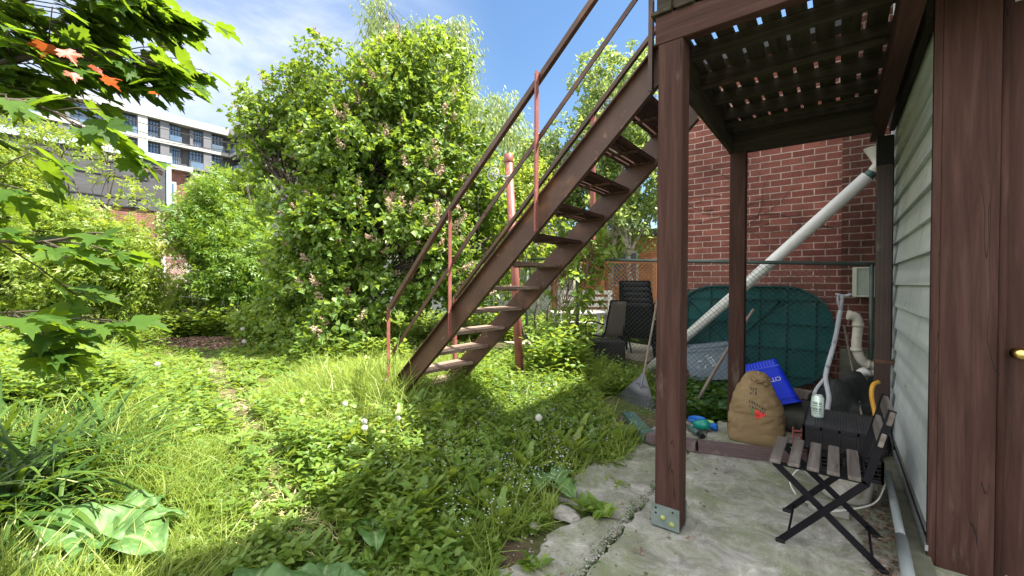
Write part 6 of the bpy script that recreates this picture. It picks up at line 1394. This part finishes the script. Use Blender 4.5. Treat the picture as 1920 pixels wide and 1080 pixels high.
# burdock: large wavy leaves
def burdock(label, c, leaves, seed):
    g = np.random.default_rng(seed); t = thing('burdock', label, 'burdock')
    for (az, ln, el_, wd) in leaves:
        nu, nv = 14, 22; V, vein = [], []; az = radians(az); dirv = Vector((cos(az), sin(az), 0)); side = Vector((-sin(az), cos(az), 0)); ph = g.uniform(0, 6)
        for j in range(nv+1):
            v = j/nv; w = wd*(sin(pi*min(1, v*.93+.09))**.75)*(1.08-.45*v); yl_ = ln*v; zl_ = ln*(sin(el_)*v-.65*v*v)
            for i in range(nu+1):
                s = i/nu*2-1; ww = s*w; lob = -.16*ln*max(0, 1-v*4)*abs(s)**1.5
                ru = .045*ln*sin(9*v+4*s+ph)*abs(s)**1.2+.060*ln*sin(15*v+ph+s)*s*s*(1 if s > 0 else -.7)+.09*ln*abs(s)**1.3-.10*ln*v**3*abs(s)
                p = dirv*((yl_+lob)*cos(el_*.6))+side*ww+Vector((0, 0, zl_+ru+.02*ln*abs(sin(abs(s)*9-v*14))))
                V.append(tuple(Vector((c.x, c.y, float(gh(c.x, c.y))+.05))+dirv*.03+p)); vs_ = abs(((abs(s)*.55*w/ln*2.2-v*1.0)*7) % 1-.5); vein.append(1.0 if abs(s) < .07 else (.45 if vs_ > .44 else 0))
        n = nu+1; b_ = MB().add(V, [(j*n+i, j*n+i+1, (j+1)*n+i+1, (j+1)*n+i) for j in range(nv) for i in range(nu)], True)
        o = b_.build('leaf', 'burdock', t); at = o.data.attributes.new('vein', 'FLOAT', 'POINT'); at.data.foreach_set('value', vein)
        b0 = Vector((c.x, c.y, float(gh(c.x, c.y))-.02)); MB().tube(bez([b0-dirv*.02, b0+dirv*.01+Vector((0, 0, .04)), b0+dirv*.035+Vector((0, 0, .072))], 4), [.010-.0005*k_ for k_ in range(9)], 7).build('stalk', 'dand_leaf', t)
        md = o.modifiers.new('sub', 'SUBSURF'); md.levels = md.render_levels = 1
    return t
burdock('big sunlit burdock with wavy pale green leaves at the lower left corner', gp(190, 1.95), [(20, .42, .75, .15), (75, .32, .9, .12), (170, .44, .7, .16), (215, .40, .9, .15), (255, .40, .6, .15), (125, .36, .95, .13), (-50, .38, .65, .15), (-20, .30, 1.0, .11)], 1)
burdock('shaded burdock leaves at the bottom edge, right of the sunlit one', gp(455, 1.70), [(20, .32, .7, .12), (75, .34, .7, .13), (140, .28, .8, .11), (230, .26, .7, .10), (-40, .28, .6, .11)], 2)
burdock('small burdock in the shade under the worn path', gp(600, 1.85), [(60, .20, .8, .085), (140, .18, .8, .08), (-20, .22, .6, .085)], 3)
burdock('burdock on the shadow line right of the worn path', gp(700, 2.3), [(60, .22, .9, .08), (-30, .24, .8, .09), (150, .20, .7, .085)], 4)
burdock('broad burdock leaves among the shaded weeds under the dandelion head', gp(1040, 2.9), [(200, .20, .7, .085), (260, .20, .8, .09), (-20, .22, .6, .09), (90, .2, .9, .08)], 5)

# dandelion clocks
def clock(label, px, py, dep, r=.019):
    p = at_d(px, py, dep); t = thing('dandelion', label, 'dandelion', 'dandelion seed heads'); g0 = float(gh(p.x, p.y)); base = Vector((p.x+rng.normal()*.03, p.y+rng.normal()*.03, g0))
    MB().tube(bez([base, base.lerp(p, .5)+Vector((.01, 0, 0)), p], 4), .0022, 5).build('stem', 'dand_leaf', t)
    n = 160; d = rdir(n); V, F = inst(T_NARROW, np.array(p)+d*r*.25, d, rng.normal(size=(n, 3)), np.full(n, r*.85), .9); n2 = 420; d2 = rdir(n2)
    V2, F2 = inst(T_NARROW, np.array(p)+d2*r*.9, nrm(rng.normal(size=(n2, 3))), d2, np.full(n2, r*.42), 1.3); V, F = merge([(V, F), (V2, F2)]); np_mesh('seed_head', V, F, 'seed', t)
clock('dandelion seed head standing tall over the shaded weeds', 1010, 783, 2.75, .021)
for (x_, y_, d_) in ((647, 757, 3.3), (683, 790, 3.0), (684, 802, 2.9), (746, 784, 3.2), (722, 712, 4.1), (640, 812, 3.0)): clock('white dandelion seed head in the sunlit grass left of the stair foot', x_, y_, d_)
for (x_, y_, d_) in ((455, 617, 7.3), (458, 640, 6.9), (295, 683, 5.6)): clock('dandelion seed head at the rim of the bare dirt patch', x_, y_, d_, .03)

# ------------------------------------------------------------------ sky and sun
SUN_EL, kx, ky = radians(61.2), .479, .27
SKY_SAT, VEIL, FILL_CLOUD = 1.15, (4.6, 5.0, 6.0), (14.5, 14.2, 14.0)
az = atan2(kx, ky)                      # clockwise from +Y toward +X
w = bpy.data.worlds.new('World'); scene.world = w; w.use_nodes = True; nt = w.node_tree; nt.nodes.clear(); L = nt.links.new
out = nt.nodes.new('ShaderNodeOutputWorld'); bg = nt.nodes.new('ShaderNodeBackground'); bg.inputs['Strength'].default_value = .056
sky = nd(nt, 'ShaderNodeTexSky', sky_type='NISHITA'); sky.sun_disc = False; sky.sun_elevation = SUN_EL; sky.sun_rotation = az; sky.air_density = 1.2; sky.dust_density = .6; sky.ozone_density = 2.0
tc = nd(nt, 'ShaderNodeTexCoord'); mp_ = nd(nt, 'ShaderNodeMapping'); mp_.inputs['Scale'].default_value = (1.6, 1.6, 4.5); mp_.inputs['Rotation'].default_value = (0, .35, .6); L(tc.outputs['Generated'], mp_.inputs['Vector'])
n = nd(nt, 'ShaderNodeTexNoise', i_Scale=1.5, i_Detail=9, i_Roughness=.62, i_Distortion=.5); L(mp_.outputs['Vector'], n.inputs['Vector'])
mr_ = nd(nt, 'ShaderNodeMapRange'); mr_.inputs['From Min'].default_value = .44; mr_.inputs['From Max'].default_value = .70; mr_.inputs['To Max'].default_value = .75; L(n.outputs['Fac'], mr_.inputs['Value'])
# thin veil of cloud low in the west
def bank(cdir, lo, hi):
    dt = nd(nt, 'ShaderNodeVectorMath', operation='DOT_PRODUCT'); dt.inputs[1].default_value = Vector(cdir).normalized(); L(nv.outputs[0], dt.inputs[0])
    m2 = nd(nt, 'ShaderNodeMapRange'); m2.inputs['From Min'].default_value = lo; m2.inputs['From Max'].default_value = hi; m2.interpolation_type = 'SMOOTHSTEP'; L(dt.outputs['Value'], m2.inputs['Value']); return m2.outputs['Result']
nv = nd(nt, 'ShaderNodeVectorMath', operation='NORMALIZE'); L(tc.outputs['Generated'], nv.inputs[0])
veil = bank(at_d(300, 170, 1)-Vector((0, 0, CAMH)), .80, .99)
ml_ = nd(nt, 'ShaderNodeMath', operation='MULTIPLY'); L(veil, ml_.inputs[0]); L(mr_.outputs['Result'], ml_.inputs[1])
ad_ = nd(nt, 'ShaderNodeMath', operation='MULTIPLY_ADD'); ad_.inputs[1].default_value = .35; L(veil, ad_.inputs[0]); L(ml_.outputs[0], ad_.inputs[2]); ad_.use_clamp = True
hs = nd(nt, 'ShaderNodeHueSaturation'); hs.inputs['Saturation'].default_value = SKY_SAT; L(sky.outputs['Color'], hs.inputs['Color'])
mx = nd(nt, 'ShaderNodeMix', data_type='RGBA'); mx.inputs['B'].default_value = rgb(VEIL); L(ad_.outputs[0], mx.inputs['Factor']); L(hs.outputs['Color'], mx.inputs['A'])
# unseen bright cloud bank added behind the camera to lift the shaded areas
fill_bank = bank((.1, -.8, .6), .12, .42)
n3 = nd(nt, 'ShaderNodeTexNoise', i_Scale=2.6, i_Detail=7, i_Roughness=.55); L(nv.outputs[0], n3.inputs['Vector'])
m3 = nd(nt, 'ShaderNodeMapRange'); m3.inputs['From Min'].default_value = .36; m3.inputs['From Max'].default_value = .52; L(n3.outputs['Fac'], m3.inputs['Value'])
c3 = nd(nt, 'ShaderNodeMath', operation='MULTIPLY'); L(fill_bank, c3.inputs[0]); L(m3.outputs['Result'], c3.inputs[1])
mx3 = nd(nt, 'ShaderNodeMix', data_type='RGBA'); mx3.inputs['B'].default_value = rgb(FILL_CLOUD); L(c3.outputs[0], mx3.inputs['Factor']); L(mx.outputs['Result'], mx3.inputs['A'])
L(mx3.outputs['Result'], bg.inputs['Color']); L(bg.outputs['Background'], out.inputs['Surface'])
sd = bpy.data.lights.new('sun', 'SUN'); sd.energy = 5.0; sd.angle = radians(.5); sd.color = (1.0, .94, .82); so = bpy.data.objects.new('sun', sd); COL.objects.link(so)
sv = Vector((kx, ky, 0)).normalized()*cos(SUN_EL)+Vector((0, 0, sin(SUN_EL))); so.rotation_euler = (-sv).to_track_quat('-Z', 'Y').to_euler(); so.location = (3, 6, 12)
vs = scene.view_settings; vs.view_transform = 'Standard'; vs.look = 'None'; vs.gamma = 1; vs.exposure = 2.0; vs.use_curve_mapping = False
scene.render.engine = 'CYCLES'; cy = scene.cycles; cy.max_bounces = 8; cy.diffuse_bounces = 4; cy.glossy_bounces = 3; cy.transmission_bounces = 5; cy.use_denoising = True
